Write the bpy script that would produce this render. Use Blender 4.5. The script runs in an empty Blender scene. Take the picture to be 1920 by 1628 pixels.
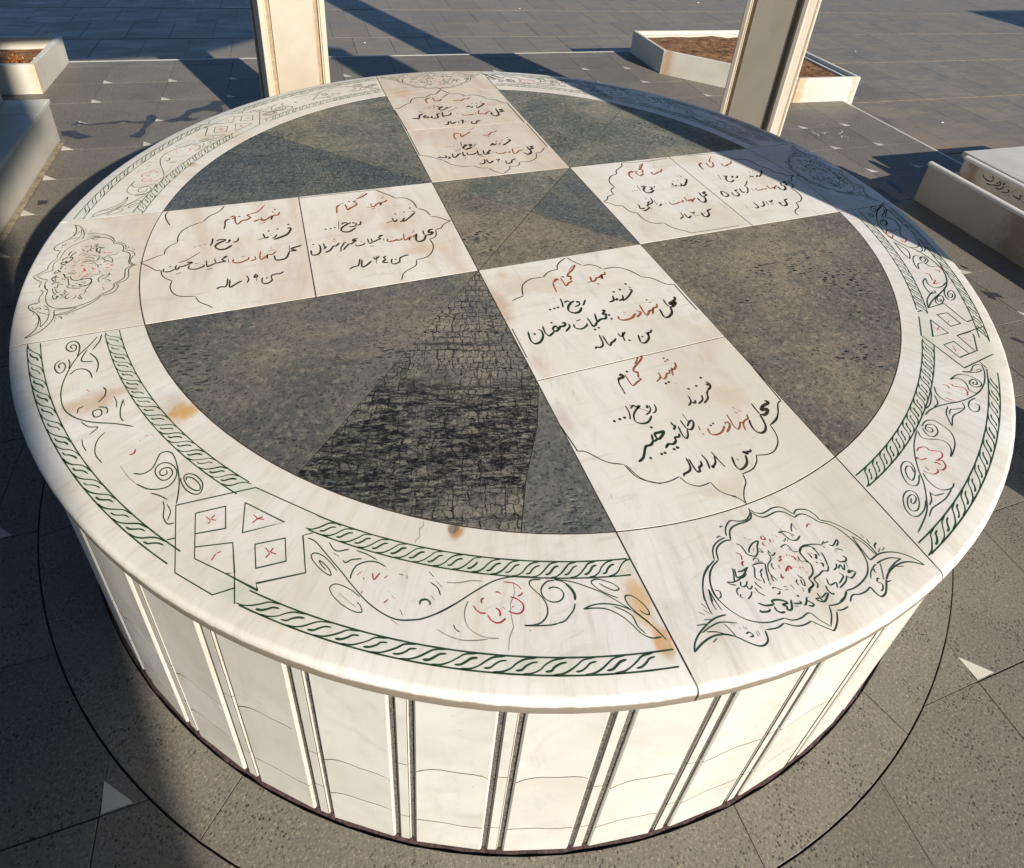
import bpy, math, random
from mathutils import Matrix, Vector, noise as mnoise
PI = math.pi
U = 1.4                       # metres per layout unit (table radius = 1 unit)
HT = 0.4743                   # table height in units
random.seed(7)
S = bpy.context.scene
C = S.collection

# ---------------------------------------------------------------- camera
cam = bpy.data.cameras.new('camera'); co = bpy.data.objects.new('camera', cam); C.objects.link(co); S.camera = co
pitch, roll, yaw = 1.0373, 0.0999, -0.4306
co.matrix_world = Matrix.Translation((-0.5434*U, -1.1892*U, (HT+0.7819)*U)) @ Matrix.Rotation(yaw,4,'Z') @ Matrix.Rotation(pitch,4,'X') @ Matrix.Rotation(roll,4,'Z')
cam.sensor_fit = 'HORIZONTAL'; cam.sensor_width = 36.0
cam.lens = 36.0*1206.62/1920.0
cam.shift_x = (960-997.45)/1920.0
cam.shift_y = (390.74-814.0)/1920.0
cam.clip_start = 0.05; cam.clip_end = 2000

# ---------------------------------------------------------------- light
SUN_EL, SUN_AZ = math.radians(26.5), math.radians(-71.0)      # direction towards the sun
sd = Vector((math.cos(SUN_EL)*math.cos(SUN_AZ), math.cos(SUN_EL)*math.sin(SUN_AZ), math.sin(SUN_EL)))
w = bpy.data.worlds.new('World'); S.world = w; w.use_nodes = True
nt = w.node_tree; bg = nt.nodes['Background']
sky = nt.nodes.new('ShaderNodeTexSky'); sky.sky_type = 'NISHITA'; sky.sun_disc = False
sky.sun_elevation = SUN_EL; sky.sun_rotation = math.radians(90)-SUN_AZ
sky.air_density = 1.0; sky.dust_density = 0.0; sky.ozone_density = 6.0
nt.links.new(sky.outputs[0], bg.inputs[0]); bg.inputs[1].default_value = 0.075
sl = bpy.data.lights.new('sun', 'SUN'); sl.energy = 5.0; sl.angle = math.radians(0.53); sl.color = (1.0, 0.915, 0.80)
so = bpy.data.objects.new('sun', sl); C.objects.link(so); so.rotation_euler = sd.to_track_quat('Z','Y').to_euler()
so.location = (8, -20, 12)
S.view_settings.view_transform = 'Standard'; S.view_settings.look = 'None'
S.view_settings.exposure = 0.52; S.view_settings.gamma = 1.0; S.view_settings.use_curve_mapping = False

# traced engraving lines: group colour width(1e-3 u) points(1e-4 u), all in table coordinates
DATA='''
n2 r 3.1 36,-5056 -37,-5130 -107,-5191
n2 r 4 119,-5036 59,-5121 -71,-5208 -175,-5276 -215,-5338 -200,-5372 -162,-5366 -175,-5423 -212,-5495
n2 r 5.4 -215,-5518 -189,-5532 -215,-5560
n2 r 3.3 -220,-5552 -285,-5580 -340,-5609 -386,-5630 -406,-5607 -410,-5529 -406,-5436 -405,-5365
n2 k 6.2 -335,-5307 -334,-5323
n2 k 6.1 -508,-5358 -455,-5350 -447,-5388 -481,-5414 -541,-5419 -579,-5454
n2 k 3.3 -564,-5435 -596,-5519 -601,-5633 -610,-5761
n2 r 5.3 457,-5208 460,-5228
n2 r 5.2 436,-5291 461,-5292
n2 r 5.3 503,-5266 509,-5281
n2 r 4.1 599,-5359 566,-5450 481,-5511 467,-5470 429,-5545 394,-5631
n2 r 3.4 434,-5521 391,-5509 367,-5563 310,-5557 263,-5616 201,-5651 177,-5626 171,-5588
n2 r 3.2 181,-5482 175,-5565 129,-5623 43,-5668
n2 k 5.9 174,-5743 176,-5755
n2 k 5.9 235,-5732 243,-5743
n2 g 3.1 -262,-6084 -275,-6167 -321,-6227 -376,-6242
n2 g 6.4 -413,-6102 -393,-6114
n2 g 2.8 -414,-6080 -362,-6086 -367,-6149 -416,-6208 -503,-6239
n2 g 3.3 -676,-6052 -603,-6005 -561,-6045 -500,-6043 -587,-6091
n2 g 3.7 -535,-6064 -631,-6119 -705,-6201 -729,-6307 -650,-6373 -531,-6370 -422,-6280
n2 g 2.9 -731,-5971 -732,-6056 -747,-6147 -794,-6246
n2 k 6.4 -863,-6185 -859,-6186
n2 k 6.4 -950,-6189 -946,-6190
n2 k 6.3 -1050,-6199 -1047,-6200
n2 k 6.2 829,-5814 835,-5820
n2 k 6 644,-5953 647,-5957
n2 k 6 478,-5967 482,-5972
n2 k 4.8 853,-5924 892,-5957 873,-6038 782,-6095
n2 k 7.3 838,-5963 863,-5999
n2 k 3.5 782,-6095 726,-6148 677,-6244 551,-6320
n2 k 3.5 617,-6156 564,-6250 450,-6302
n2 k 4.6 450,-6215 415,-6258 377,-6253 361,-6214
n2 k 3.4 385,-6098 368,-6203 321,-6256 271,-6287
n2 k 5.7 1565,-6581 1617,-6611 1575,-6646 1488,-6659 1396,-6711 1398,-6738 1504,-6731 1452,-6795 1363,-6826 1307,-6789
n2 k 3.9 1307,-6789 1306,-6683 1318,-6559
n2 k 4.3 1299,-6800 1273,-6921 1233,-7023 1153,-7098 1062,-7106 1008,-7039 1021,-6918 1061,-6829
n2 r 3.4 949,-6532 984,-6566
n2 r 3.4 1002,-6615 1039,-6646
n2 r 3.4 925,-6637 970,-6657
n2 r 2.9 1096,-6723 1058,-6802 972,-6826 905,-6882 865,-6994
n2 r 2.8 934,-6853 881,-6836 829,-6895 757,-6935 736,-6853 756,-6733 769,-6627
n2 r 3.9 659,-6760 698,-6778 671,-6846 554,-6932
n2 r 4.4 647,-6743 627,-6794
n2 r 3.2 304,-6773 279,-6857 333,-6911 448,-6911 546,-6856 588,-6807
n2 k 4.8 378,-6734 388,-6737
n2 k 4.8 438,-6715 448,-6718
n2 r 5.4 183,-6691 164,-6760
n2 r 4.7 167,-6822 171,-6865
n2 g 3.3 75,-6397 73,-6556
n2 g 3.9 13,-6637 102,-6565 156,-6569 121,-6647 40,-6708 -18,-6677 -29,-6624 -31,-6498
n2 g 3.4 -25,-6687 -78,-6792 -144,-6831 -156,-6731 -127,-6593
n2 g 4 -418,-6197 -661,-5978
n2 g 4.4 -195,-6485 -201,-6542 -172,-6569 -236,-6633
n2 g 4.5 -195,-6712 -225,-6769 -296,-6762 -318,-6820 -390,-6861 -464,-6838 -542,-6892
n2 g 7 -370,-6934 -357,-6938
n2 g 6.1 -436,-6945 -423,-6949
n2 g 6 -605,-6958 -593,-6961
n2 g 6 -664,-6959 -652,-6963
n2 g 5.1 -383,-6602 -482,-6604 -558,-6605 -579,-6688 -529,-6704 -392,-6616
n2 g 4.2 -568,-6708 -653,-6713 -612,-6596
n2 g 4.6 -653,-6713 -730,-6768 -819,-6771 -912,-6882 -968,-6940 -1061,-6978
n2 g 6.1 -553,-6478 -545,-6484
n2 g 5.7 -858,-6971 -851,-6976
n2 k 4.2 707,-7309 671,-7345 633,-7333 614,-7358 578,-7354 596,-7321 544,-7327
n2 k 4 563,-7373 510,-7479 423,-7542 318,-7560 296,-7471 340,-7332
n2 k 4.7 389,-7379 402,-7421
n2 k 3.5 134,-7456 110,-7335 87,-7157
n2 k 3.5 91,-7236 38,-7342 -57,-7401
n2 k 6.7 -44,-7383 -45,-7405
n2 k 3.8 -86,-7156 -72,-7276 -111,-7410
n2 k 4 -163,-7246 -188,-7314 -249,-7339 -270,-7391 -320,-7390 -324,-7299 -315,-7159
n2 k 3.7 -345,-7134 -364,-7272 -419,-7343 -528,-7366 -551,-7402
n2 E 2.6 1890,-5887 1848,-6655
n2 e 2.3 1849,-6662 1756,-6695 1657,-6819 1501,-6967 1322,-7026
n2 e 2.1 1322,-7026 1293,-7192 1213,-7336 1051,-7450 895,-7469 714,-7428
n2 e 2.3 1727,-6721 1568,-6908 1314,-7030
n2 e 2 720,-7431 652,-7525 504,-7614 306,-7635
n2 e 1.9 306,-7635 270,-7757 167,-7851 84,-7949
n2 e 1.9 -1268,-6963 -1196,-7177 -1083,-7313 -935,-7387 -776,-7400 -622,-7379
n2 e 1.9 -622,-7379 -567,-7511 -432,-7605 -239,-7605
n2 e 1.9 -239,-7605 -198,-7759 -101,-7860 -14,-7917
n2 e 1.8 96,-7936 64,-7992 48,-8057
n2 e 1.8 48,-8057 7,-7962 -89,-7875
n2 E 2.3 -1894,-6034 -1840,-6529
n2 e 2.3 -1840,-6529 -1721,-6583 -1521,-6825 -1293,-6947
n2 e 2.2 -1293,-6947 -1205,-7209 -939,-7402
n1 r 4.3 65,-2254 -97,-2404
n1 r 5.2 124,-2237 -11,-2395 -144,-2486 -207,-2579 -138,-2582 -195,-2705
n1 r 6.9 -186,-2708 -184,-2769
n1 r 4.6 -178,-2756 -267,-2777 -362,-2856 -367,-2735 -368,-2582
n1 r 8 -309,-2561 -302,-2569
n1 r 7 -559,-2682 -465,-2601 -424,-2643
n1 r 4.5 -577,-2677 -609,-2818 -626,-2989
n1 r 6.3 508,-2519 536,-2607
n1 r 5.2 619,-2629 584,-2715 514,-2712 452,-2851 507,-2726 417,-2780 356,-2779 304,-2842 212,-2863 250,-2703
n1 r 5.1 244,-2841 121,-2883
n1 k 7.9 277,-2956 323,-2984
n1 k 8 845,-3121 851,-3129
n1 k 7.8 642,-3258 647,-3265
n1 k 7.7 484,-3288 490,-3296
n1 k 8.3 852,-3220 900,-3264
n1 k 4.9 826,-3303 874,-3346 672,-3524 522,-3596
n1 k 4.9 609,-3419 572,-3524 453,-3577
n1 k 6.6 457,-3478 430,-3528 370,-3511
n1 k 5.3 404,-3391 363,-3523 245,-3560
n1 g 4.8 -179,-3357 -258,-3461 -306,-3503
n1 g 8.7 -363,-3361 -358,-3391
n1 g 4.3 -324,-3359 -354,-3462 -466,-3499
n1 g 5.2 -616,-3332 -543,-3297 -476,-3358 -403,-3322
n1 g 6.3 -476,-3358 -585,-3451 -632,-3574 -561,-3661 -445,-3654 -346,-3546
n1 g 4.7 -645,-3184 -658,-3320 -702,-3459
n1 k 7.2 -798,-3424 -789,-3426
n1 k 7.2 -877,-3437 -869,-3439
n1 k 7.1 -972,-3442 -961,-3446
n1 k 6.7 1578,-3762 1615,-3787 1550,-3856 1408,-3916 1411,-3959 1545,-3912 1457,-4000 1366,-4031
n1 k 4.9 1366,-4031 1324,-3935 1345,-3770
n1 k 6 1364,-4002 1294,-4176 1153,-4271 1075,-4235 1112,-4014
n1 r 5.8 1004,-3688 1014,-3705
n1 r 5.8 1012,-3776 1065,-3791
n1 r 5.2 1147,-3857 1080,-3950 1006,-3957 899,-4118
n1 r 5.1 977,-4004 895,-4008 775,-4109 762,-3997 788,-3798
n1 r 5.1 639,-3935 702,-3980 653,-4048 555,-4100
n1 r 5.4 217,-3977 199,-4064 285,-4115 450,-4096 583,-4000
n1 r 5.5 358,-3896 410,-3924
n1 k 7.2 61,-3892 63,-3906
n1 k 7.1 55,-4004 58,-4021
n1 g 5.1 -18,-3749 47,-3753 -49,-3847 29,-3843
n1 g 5.8 29,-3843 -45,-3968 -108,-3963 -169,-3971 -242,-4003 -187,-3781
n1 g 5.3 -242,-4003 -319,-4084 -384,-4103 -378,-4015 -384,-3857
n1 g 6.8 -391,-4190 -377,-4199
n1 g 6.9 -305,-4164 -283,-4176
n1 g 4.8 -703,-3947 -721,-4044 -625,-4109 -492,-4059 -451,-3994
n1 g 6.2 -618,-3882 -528,-3868
n1 g 5.2 -794,-3908 -806,-3994 -933,-4095
n1 g 6 -909,-3862 -840,-3869 -892,-3944 -981,-3943 -1027,-4005 -1051,-3898 -1137,-3973 -1093,-4036 -1017,-3983
n1 g 6.1 -1091,-3784 -1082,-3812
n1 g 5 -1125,-4026 -1225,-4096 -1281,-4104 -1306,-3998 -1280,-3831
n1 g 5.7 -1396,-3898 -1352,-3960 -1383,-4098 -1482,-4213 -1590,-4228 -1633,-4121 -1597,-3901
n1 g 6.6 -1511,-3988 -1500,-4003
n1 k 4.8 645,-4490 590,-4550 543,-4549 504,-4600 501,-4524
n1 k 5.1 529,-4558 470,-4689 344,-4774 277,-4730 326,-4548
n1 k 6 372,-4599 384,-4627
n1 k 6.7 87,-4626 105,-4643
n1 k 4.7 -20,-4398 -2,-4502 135,-4405
n1 k 4.4 80,-4402 30,-4511 6,-4638
n1 k 5 -120,-4516 -186,-4570 -255,-4598 -311,-4653 -333,-4575 -324,-4383
n1 k 5 -377,-4343 -414,-4575 -495,-4646 -572,-4623 -608,-4659
n1 e 3 -1576,-3007 -1449,-2959 -1316,-2926
n1 e 3.2 -1316,-2926 -1228,-2647 -1088,-2507 -911,-2449 -706,-2474
n1 e 3.3 -706,-2474 -553,-2345 -415,-2303 -304,-2301
n1 e 3.5 -304,-2301 -256,-2169 -117,-2041 32,-1964
n1 e 3.5 57,-1954 123,-2105 258,-2306
n1 e 3.4 276,-2311 436,-2327 558,-2419 613,-2538
n1 e 3.4 623,-2540 915,-2547 1119,-2683 1234,-2859 1294,-2996
n1 e 3.3 1294,-2996 1469,-3081 1588,-3239 1685,-3358 1833,-3414
n1 E 3.2 1833,-3414 1822,-3874 1824,-4244
n1 E 2.5 -1847,-3742 -1855,-4516
l2 r 4 -5778,1692 -5952,1419 -6089,1380
l2 r 5.7 -6089,1362 -6158,1325 -6093,1220 -6178,1136 -6261,1122 -6345,1005 -6393,1102 -6400,1313
l2 r 7.3 -6325,1313 -6308,1301
l2 r 5.8 -6499,1320 -6424,1355 -6400,1296 -6458,1240
l2 k 5.1 -6507,1269 -6589,1185 -6596,1016 -6612,869
l2 r 6 -5638,1343 -5629,1341
l2 r 7 -5598,1443 -5572,1437
l2 r 5.4 -5493,1307 -5534,1191 -5638,1180 -5679,1030 -5655,1166 -5726,1113 -5848,1019 -5884,1187
l2 r 5.3 -5813,1046 -5946,1079 -6032,1013
l2 r 4.8 -5919,899 -5800,955
l2 k 7.2 -5352,740 -5344,738
l2 k 6.6 -5580,610 -5570,608
l2 k 6.5 -5759,578 -5747,575
l2 k 7 -5384,595 -5310,576 -5382,377 -5520,280 -5670,222
l2 k 4.6 -5595,398 -5650,297 -5708,280
l2 k 6.4 -5753,356 -5827,326 -5868,500
l2 k 5.4 -5827,326 -5973,283
l2 k 4.9 -6335,456 -6368,337 -6446,310
l2 k 6.7 -6532,411 -6501,419 -6524,346
l2 k 4 -6501,403 -6540,334 -6586,330
l2 k 4.9 -6757,437 -6680,480 -6571,453
l2 k 6.4 -6571,437 -6725,335 -6770,223 -6692,112 -6570,110 -6462,221
l2 k 5.3 -6821,564 -6834,394 -6870,295
l2 k 5.7 -6986,371 -6940,366
l2 k 5.6 -7069,347 -7031,343
l2 k 5.6 -7166,326 -7128,322
l2 k 5.7 -5149,-119 -5208,-151 -5358,-205 -5268,-290 -5396,-287
l2 k 4.4 -5389,-73 -5396,-287
l2 k 5.5 -5396,-287 -5474,-508 -5602,-548 -5677,-513 -5685,-363
l2 r 4.4 -5785,-170 -5675,-169
l2 r 4.4 -5742,-90 -5726,-85
l2 r 4.3 -5646,-222 -5730,-321 -5807,-301 -5829,-444 -5823,-326 -5905,-423 -5958,-409 -5941,-145
l2 r 4.6 -6054,-295 -6042,-402 -6135,-450
l2 r 5 -6434,-298 -6450,-395 -6346,-452 -6179,-380 -6161,-297
l2 r 4.7 -6298,-261 -6237,-262
l2 k 5.4 -6532,-272 -6525,-404
l2 k 4.6 -6615,-177 -6555,-164 -6644,-257 -6584,-331 -6658,-340 -6747,-345 -6779,-192
l2 k 4.5 -6747,-345 -6878,-423 -6907,-416 -6926,-211
l2 k 5.2 -6911,-526 -6818,-510
l2 k 4.4 -7214,-305 -7224,-414 -7093,-463 -6965,-400 -6967,-343
l2 k 4.9 -7121,-274 -7071,-273
l2 k 4.8 -7270,-192 -7167,-219 -7244,-269 -7314,-307 -7385,-316 -7424,-388 -7456,-324 -7439,-245
l2 e 2.9 -7415,-167 -7252,-96 -7039,112
l2 k 4.3 -7648,-301 -7655,-395 -7548,-423 -7440,-356
l2 k 5.2 -7559,-264 -7537,-261
l2 k 4.7 -7443,-547 -7347,-505
l2 k 4.4 -5550,-962 -5629,-1011 -5704,-1004 -5781,-1052 -5773,-1190 -5879,-1267 -5950,-1195 -5937,-1050
l2 k 5.6 -5864,-1084 -5849,-1088
l2 k 4.8 -6090,-1022 -6051,-924 -6023,-986 -6090,-1022
l2 k 4.3 -6022,-959 -6050,-1141
l2 k 4.7 -6220,-906 -6179,-1039 -6210,-1150
l2 k 5 -6295,-1060 -6368,-1107 -6440,-1166 -6511,-1198 -6503,-963
l2 k 4.6 -6539,-913 -6568,-1157 -6666,-1155 -6736,-1201
l2 e 3.4 -6616,1836 -6707,1638 -6902,1471 -7034,1261
l2 e 3.2 -7034,1261 -7229,1174 -7394,1016 -7467,808 -7470,573
l2 e 2.9 -7470,573 -7605,470 -7670,336 -7682,192
l2 e 2.8 -7682,192 -7787,161 -7923,82 -8072,8
l2 e 2.8 -8072,8 -7902,-177 -7794,-311 -7701,-341
l2 e 2.7 -7701,-341 -7668,-513 -7590,-641 -7488,-734
l2 e 2.6 -7488,-734 -7510,-923 -7451,-1116 -7336,-1248 -7076,-1333
l2 e 2.5 -7076,-1333 -7003,-1513 -6865,-1648 -6782,-1743
l2 e 3.3 -7717,1865 -7763,1717 -7725,1500 -7648,1278
l1 r 3.8 -3573,1751 -3716,1581
l1 r 5.5 -3510,1716 -3660,1568 -3804,1502
l1 r 6.2 -3816,1426 -3879,1382 -3818,1289 -3889,1190 -3992,1120 -4056,1060 -4074,1197 -4077,1312
l1 r 7.5 -3977,1424 -3968,1418
l1 r 6.3 -4203,1342 -4105,1377
l1 r 5.7 -4187,1319 -4271,1244 -4308,954
l1 r 6.1 -3204,1461 -3195,1459
l1 r 6 -3254,1400 -3168,1392
l1 r 5.4 -3127,1302 -3200,1221 -3259,1215 -3320,1093 -3290,1203 -3383,1166 -3479,1054 -3521,1141 -3517,1218
l1 r 5.2 -3479,1054 -3630,1052
l1 k 5.8 -3552,957 -3454,979
l1 k 6.9 -2700,809 -2691,807
l1 k 6.8 -2865,670 -2854,667
l1 k 6.7 -3070,634 -3060,631
l1 k 7.4 -2686,672 -2612,616
l1 k 5.7 -2625,600 -2769,430 -2957,258
l1 k 5.6 -2902,426 -2964,314 -3037,278
l1 k 5.5 -3068,394 -3151,307 -3170,492
l1 k 5.5 -3198,354 -3329,297
l1 k 4.9 -3855,516 -3885,382 -3959,366
l1 k 8.4 -4030,489 -4007,465
l1 k 4.4 -3961,472 -3999,341 -4140,341
l1 k 5.4 -4272,478 -4202,531 -4121,476 -4071,517
l1 k 6.2 -4121,476 -4281,342 -4299,210 -4169,143 -3992,270
l1 k 5.3 -4316,613 -4353,326
l1 k 6.3 -4443,376 -4408,374
l1 k 6.2 -4530,370 -4496,368
l1 k 6.7 -4635,362 -4609,363
l1 k 6.4 -2404,-181 -2487,-212 -2529,-305 -2433,-295 -2492,-383 -2604,-388
l1 k 4.9 -2604,-388 -2640,-345 -2627,-177
l1 k 6.6 -2604,-388 -2702,-564 -2815,-585 -2848,-494 -2788,-274
l1 r 4.9 -2890,-197 -2800,-202
l1 r 4.9 -2835,-131 -2816,-129
l1 r 4.8 -2805,-304 -2895,-382 -2947,-369 -2992,-490 -2971,-396 -3077,-468 -3089,-399 -3056,-206
l1 r 4.7 -3150,-350 -3138,-420 -3249,-441
l1 r 5.2 -3419,-315 -3440,-424 -3300,-428 -3219,-382
l1 r 4.8 -3356,-264 -3298,-286
l1 k 6.1 -3503,-293 -3515,-373
l1 k 4.7 -3584,-156 -3505,-160 -3607,-234 -3562,-278 -3649,-322 -3744,-363 -3755,-229
l1 k 4.7 -3744,-363 -3820,-408 -3828,-243 -3831,-210
l1 k 5.5 -3822,-519 -3743,-508
l1 k 4.6 -4105,-366 -4082,-436 -3960,-420 -3898,-355
l1 k 5.1 -3990,-283 -3954,-276
l1 k 5 -4022,-161 -4110,-171 -4136,-229 -4065,-215 -4166,-318 -4236,-332 -4319,-438 -4363,-520
l1 k 4.5 -4277,-258 -4309,-249 -4355,-334 -4399,-417 -4419,-567
l1 r 5.1 -4541,-142 -4457,-147
l1 r 5.1 -4498,-72 -4481,-70
l1 k 5.4 -4408,-224 -4489,-331 -4537,-318 -4620,-453 -4726,-518
l1 k 5.4 -4720,-176 -4718,-303 -4686,-311 -4744,-390
l1 k 5.7 -4821,-181 -4798,-282 -4818,-463 -4892,-550 -4986,-525 -4986,-357
l1 k 5.4 -4935,-168 -4910,-165
l1 k 5.4 -4806,-280 -4786,-316
l1 k 4.8 -3125,-1014 -3252,-1042 -3324,-1100 -3356,-1212 -3467,-1257 -3514,-1199 -3478,-1059
l1 k 5.7 -3419,-1105 -3403,-1109
l1 k 5.3 -3574,-942 -3633,-988 -3612,-1054 -3679,-1141 -3567,-1170
l1 k 4.8 -3821,-908 -3804,-1003 -3703,-908
l1 k 4.8 -3768,-891 -3806,-1151
l1 k 5.1 -3886,-1041 -3976,-1135 -4033,-1179 -4100,-1190 -4059,-935
l1 k 4.7 -4094,-896 -4154,-1117 -4256,-1148 -4345,-1210
l1 E 2.7 -5033,1831 -4308,1840 -3304,1834
l1 e 3.9 -3304,1834 -3128,1606 -3014,1478 -2924,1335
l1 e 3.8 -2924,1335 -2698,1282 -2567,1070 -2537,770
l1 e 3.7 -2523,747 -2378,617 -2316,394
l1 e 3.6 -2311,337 -2156,262 -2038,122 -1929,59
l1 e 3.5 -1929,59 -2125,-56 -2218,-192 -2346,-213
l1 e 3.4 -2346,-213 -2396,-441 -2472,-523 -2570,-548
l1 e 3.2 -2570,-548 -2552,-800 -2638,-1033 -2781,-1182 -3009,-1228
l1 e 3 -3009,-1228 -3060,-1409 -3219,-1513 -3358,-1619 -3442,-1821
f2 r 5.4 99,7673 -104,7442 -204,7383
f2 r 7.8 -218,7275 -321,7147 -409,7125 -479,7172 -496,7430
f2 r 7.8 -558,7403 -707,7354 -762,7182 -748,6966
f2 r 7.1 736,7270 598,7143 490,7161 368,7034 272,7086 96,7057
f2 r 6.3 526,7379 567,7372
f2 k 8 954,6829 965,6827
f2 k 7.9 773,6750 787,6748
f2 k 7.9 625,6724 638,6722
f2 k 7.8 947,6721 1006,6639 796,6426 659,6344
f2 k 6.9 760,6573 691,6443
f2 k 7.7 596,6495 516,6417 487,6548 378,6461
f2 k 7.6 -72,6607 -199,6490
f2 k 7.6 -284,6574 -216,6527 -345,6446
f2 k 8.3 -550,6688 -438,6600 -362,6635 -524,6477 -474,6366 -329,6409
f2 k 6.7 -601,6801 -648,6566
f2 k 7.5 -864,6603 -757,6606
f2 k 7.5 -994,6557 -926,6566
f2 k 9.4 1484,6133 1343,6053 1452,5965 1260,5895
f2 k 9.1 1256,6207 1204,5735 1057,5628 983,5774 1037,5934
f2 r 6.9 890,6200 1006,6215
f2 r 6.7 1031,6038 894,5959 789,5809 732,5886 593,5876 686,6166
f2 r 5.8 546,5986 455,5867
f2 r 6.6 81,5966 104,5863 343,5854 426,5906
f2 r 5.8 273,6067 311,6060
f2 r 8.2 -80,6028 -80,5961
f2 k 5.8 69,6479 -305,6201
f2 k 7.3 -221,6120 -325,5938 -492,5902 -550,5880 -483,6232
f2 k 8 -580,6116 -684,6068 -724,5814 -904,5814 -877,5971
f2 k 8.7 -1038,5999 -995,5862 -1142,5888 -1035,6064
f2 k 8.7 -1099,6174 -1227,6065 -1303,5853 -1497,5888
f2 k 8.1 -1185,6354 -1101,6273
f2 k 7.8 -1348,5766 -1307,5727
f2 k 7.1 495,5401 365,5328 281,5185 169,5205 203,5357
f2 k 7.2 25,5422 29,5389
f2 k 7.2 -99,5444 -31,5496 -123,5228
f2 k 6.3 -185,5460 -222,5246
f2 k 7 -264,5411 -364,5335 -429,5284 -432,5505
f2 k 7 -477,5481 -559,5277 -664,5265
f2 e 4.6 0,8151 -188,7870 -325,7664
f2 e 4.5 -320,7685 -486,7689 -707,7464
f2 e 4.3 -707,7464 -944,7502 -1158,7391 -1292,7092
f2 e 4.1 -1292,7092 -1494,6951 -1694,6745 -1856,6705
f2 e 4.6 -30,8039 85,7828 208,7656
f2 e 4.6 208,7656 481,7613 619,7401
f2 e 4.6 630,7437 943,7426 1172,7238 1244,7017
f2 e 4.5 1244,7017 1517,6883 1636,6643 1788,6582
f2 E 4.1 1788,6582 1766,4976
f2 E 3.7 -1876,6607 -1841,5004
f1 r 4.6 139,4900 -56,4724
f1 r 6.7 -82,4639 -164,4536 -293,4444 -419,4352 -378,4577
f1 r 6.6 -410,4554 -544,4609 -619,4391 -614,4190
f1 r 6.1 734,4574 644,4501 527,4463 375,4315 219,4345
f1 r 5.4 626,4717 678,4676
f1 k 6.7 342,4216 383,4225
f1 k 6.7 871,4043 883,4040
f1 k 6.6 657,3911 669,3909
f1 k 6.6 475,3861 487,3859
f1 k 7.3 822,3907 908,3862 712,3673 577,3577
f1 k 6.5 566,3759 467,3621
f1 k 7.2 441,3727 324,3639 336,3748 217,3616
f1 k 7.8 -150,3817 -287,3652
f1 k 9.3 -393,3783 -293,3791 -378,3671
f1 k 9.1 -507,3806 -439,3792 -576,3656 -516,3536 -318,3631
f1 k 9.2 -545,4008 -580,3766
f1 k 7 -837,3790 -788,3792
f1 k 7 -945,3785 -897,3786
f1 k 7 -1042,3778 -995,3779
f1 k 9.4 1435,3360 1320,3327 1360,3236 1235,3179
f1 k 9.1 1211,3377 1222,3019 1071,2889 982,3014
f1 r 5.8 909,3383 993,3338
f1 r 5.6 1038,3192 893,3140 809,3050 698,3020 763,3330
f1 r 6.3 627,3195 602,3093 533,3107
f1 r 6.2 242,3220 242,3114 401,3081 528,3162
f1 r 5.6 385,3245 435,3245
f1 k 6.9 171,3262 160,3158
f1 k 6.9 59,3365 119,3326 -14,3220 46,3181 -114,3135 -78,3393
f1 k 6.8 -181,3149 -286,3119 -237,3426
f1 k 6.8 -273,3012 -176,3018
f1 k 6.8 -553,3331 -568,3204 -405,3196 -307,3280
f1 k 6.2 -437,3360 -381,3349
f1 k 6.7 -642,3193 -701,3154 -662,3406
f1 k 7.3 -697,3050 -704,2950
f1 k 6.7 -724,3314 -805,3279 -878,3190 -993,3112 -968,3365
f1 k 4.8 -666,3594 -851,3445
f1 k 8.7 -1126,3217 -1091,3133 -1165,3072
f1 k 6.6 -1171,3303 -1189,3153 -1297,3176 -1427,3203
f1 k 6.7 -1359,3291 -1306,3229
f1 k 6 638,2692 510,2642 436,2506 308,2483 322,2656
f1 k 6.7 191,2659 228,2626
f1 k 6.7 88,2808 130,2723 200,2785
f1 k 6 138,2746 92,2579
f1 k 6.6 0,2725 -87,2642 -169,2610 -164,2836
f1 k 6.6 -209,2845 -278,2633 -431,2591
f1 E 3.3 -1847,4976 -1851,3419
f1 e 3.3 -1851,3419 -1647,3325 -1461,3160 -1299,3000
f1 e 3.2 -1299,3000 -1164,2748 -940,2578 -633,2537
f1 e 3.2 -633,2537 -454,2376 -261,2334
f1 e 3.2 -261,2334 -171,2122 8,1940
f1 e 3.3 8,1940 266,2171 293,2312
f1 e 3.3 293,2312 544,2283 667,2482
f1 e 3.5 676,2505 955,2471 1223,2647 1321,2918
f1 e 3.6 1321,2918 1503,2961 1713,3220
f1 E 3.7 1807,4904 1796,3231
r1 r 4.8 3985,1672 3796,1446
r1 r 5.9 4059,1679 3847,1435 3752,1368 3843,1348 3752,1152
r1 r 5.8 3761,1129 3615,1034 3568,1108 3586,1317
r1 r 6.5 3635,1285 3639,1280
r1 r 7.1 3351,1241 3504,1314 3481,1233
r1 r 6.3 3392,1274 3307,1123 3311,893
r1 r 5.5 4300,1492 4330,1463
r1 r 5.5 4315,1400 4344,1371
r1 r 5.9 4420,1266 4305,1117 4264,1126 4200,1097 4072,1039 4000,1033 4029,1177
r1 k 5.8 4076,932 4115,902
r1 k 6.5 4704,737 4709,727
r1 k 5.8 4507,584 4514,570
r1 k 5.7 4336,560 4351,548
r1 k 6.8 4718,599 4775,545 4558,305 4443,251
r1 k 5.6 4485,403 4424,275 4336,295
r1 k 5.6 4320,359 4255,293 4212,384 4267,453
r1 k 5.6 4206,305 4105,288
r1 k 6.1 3699,440 3596,325
r1 k 7.2 3531,419 3550,395
r1 k 5.5 3580,408 3527,301 3439,282
r1 k 6.1 3290,474 3407,487 3464,434
r1 k 7 3406,447 3286,318 3282,164 3425,150 3554,256
r1 k 5.4 3234,566 3180,284
r1 k 4.9 3099,330 3104,321
r1 k 4.9 3023,328 3038,317
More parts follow.
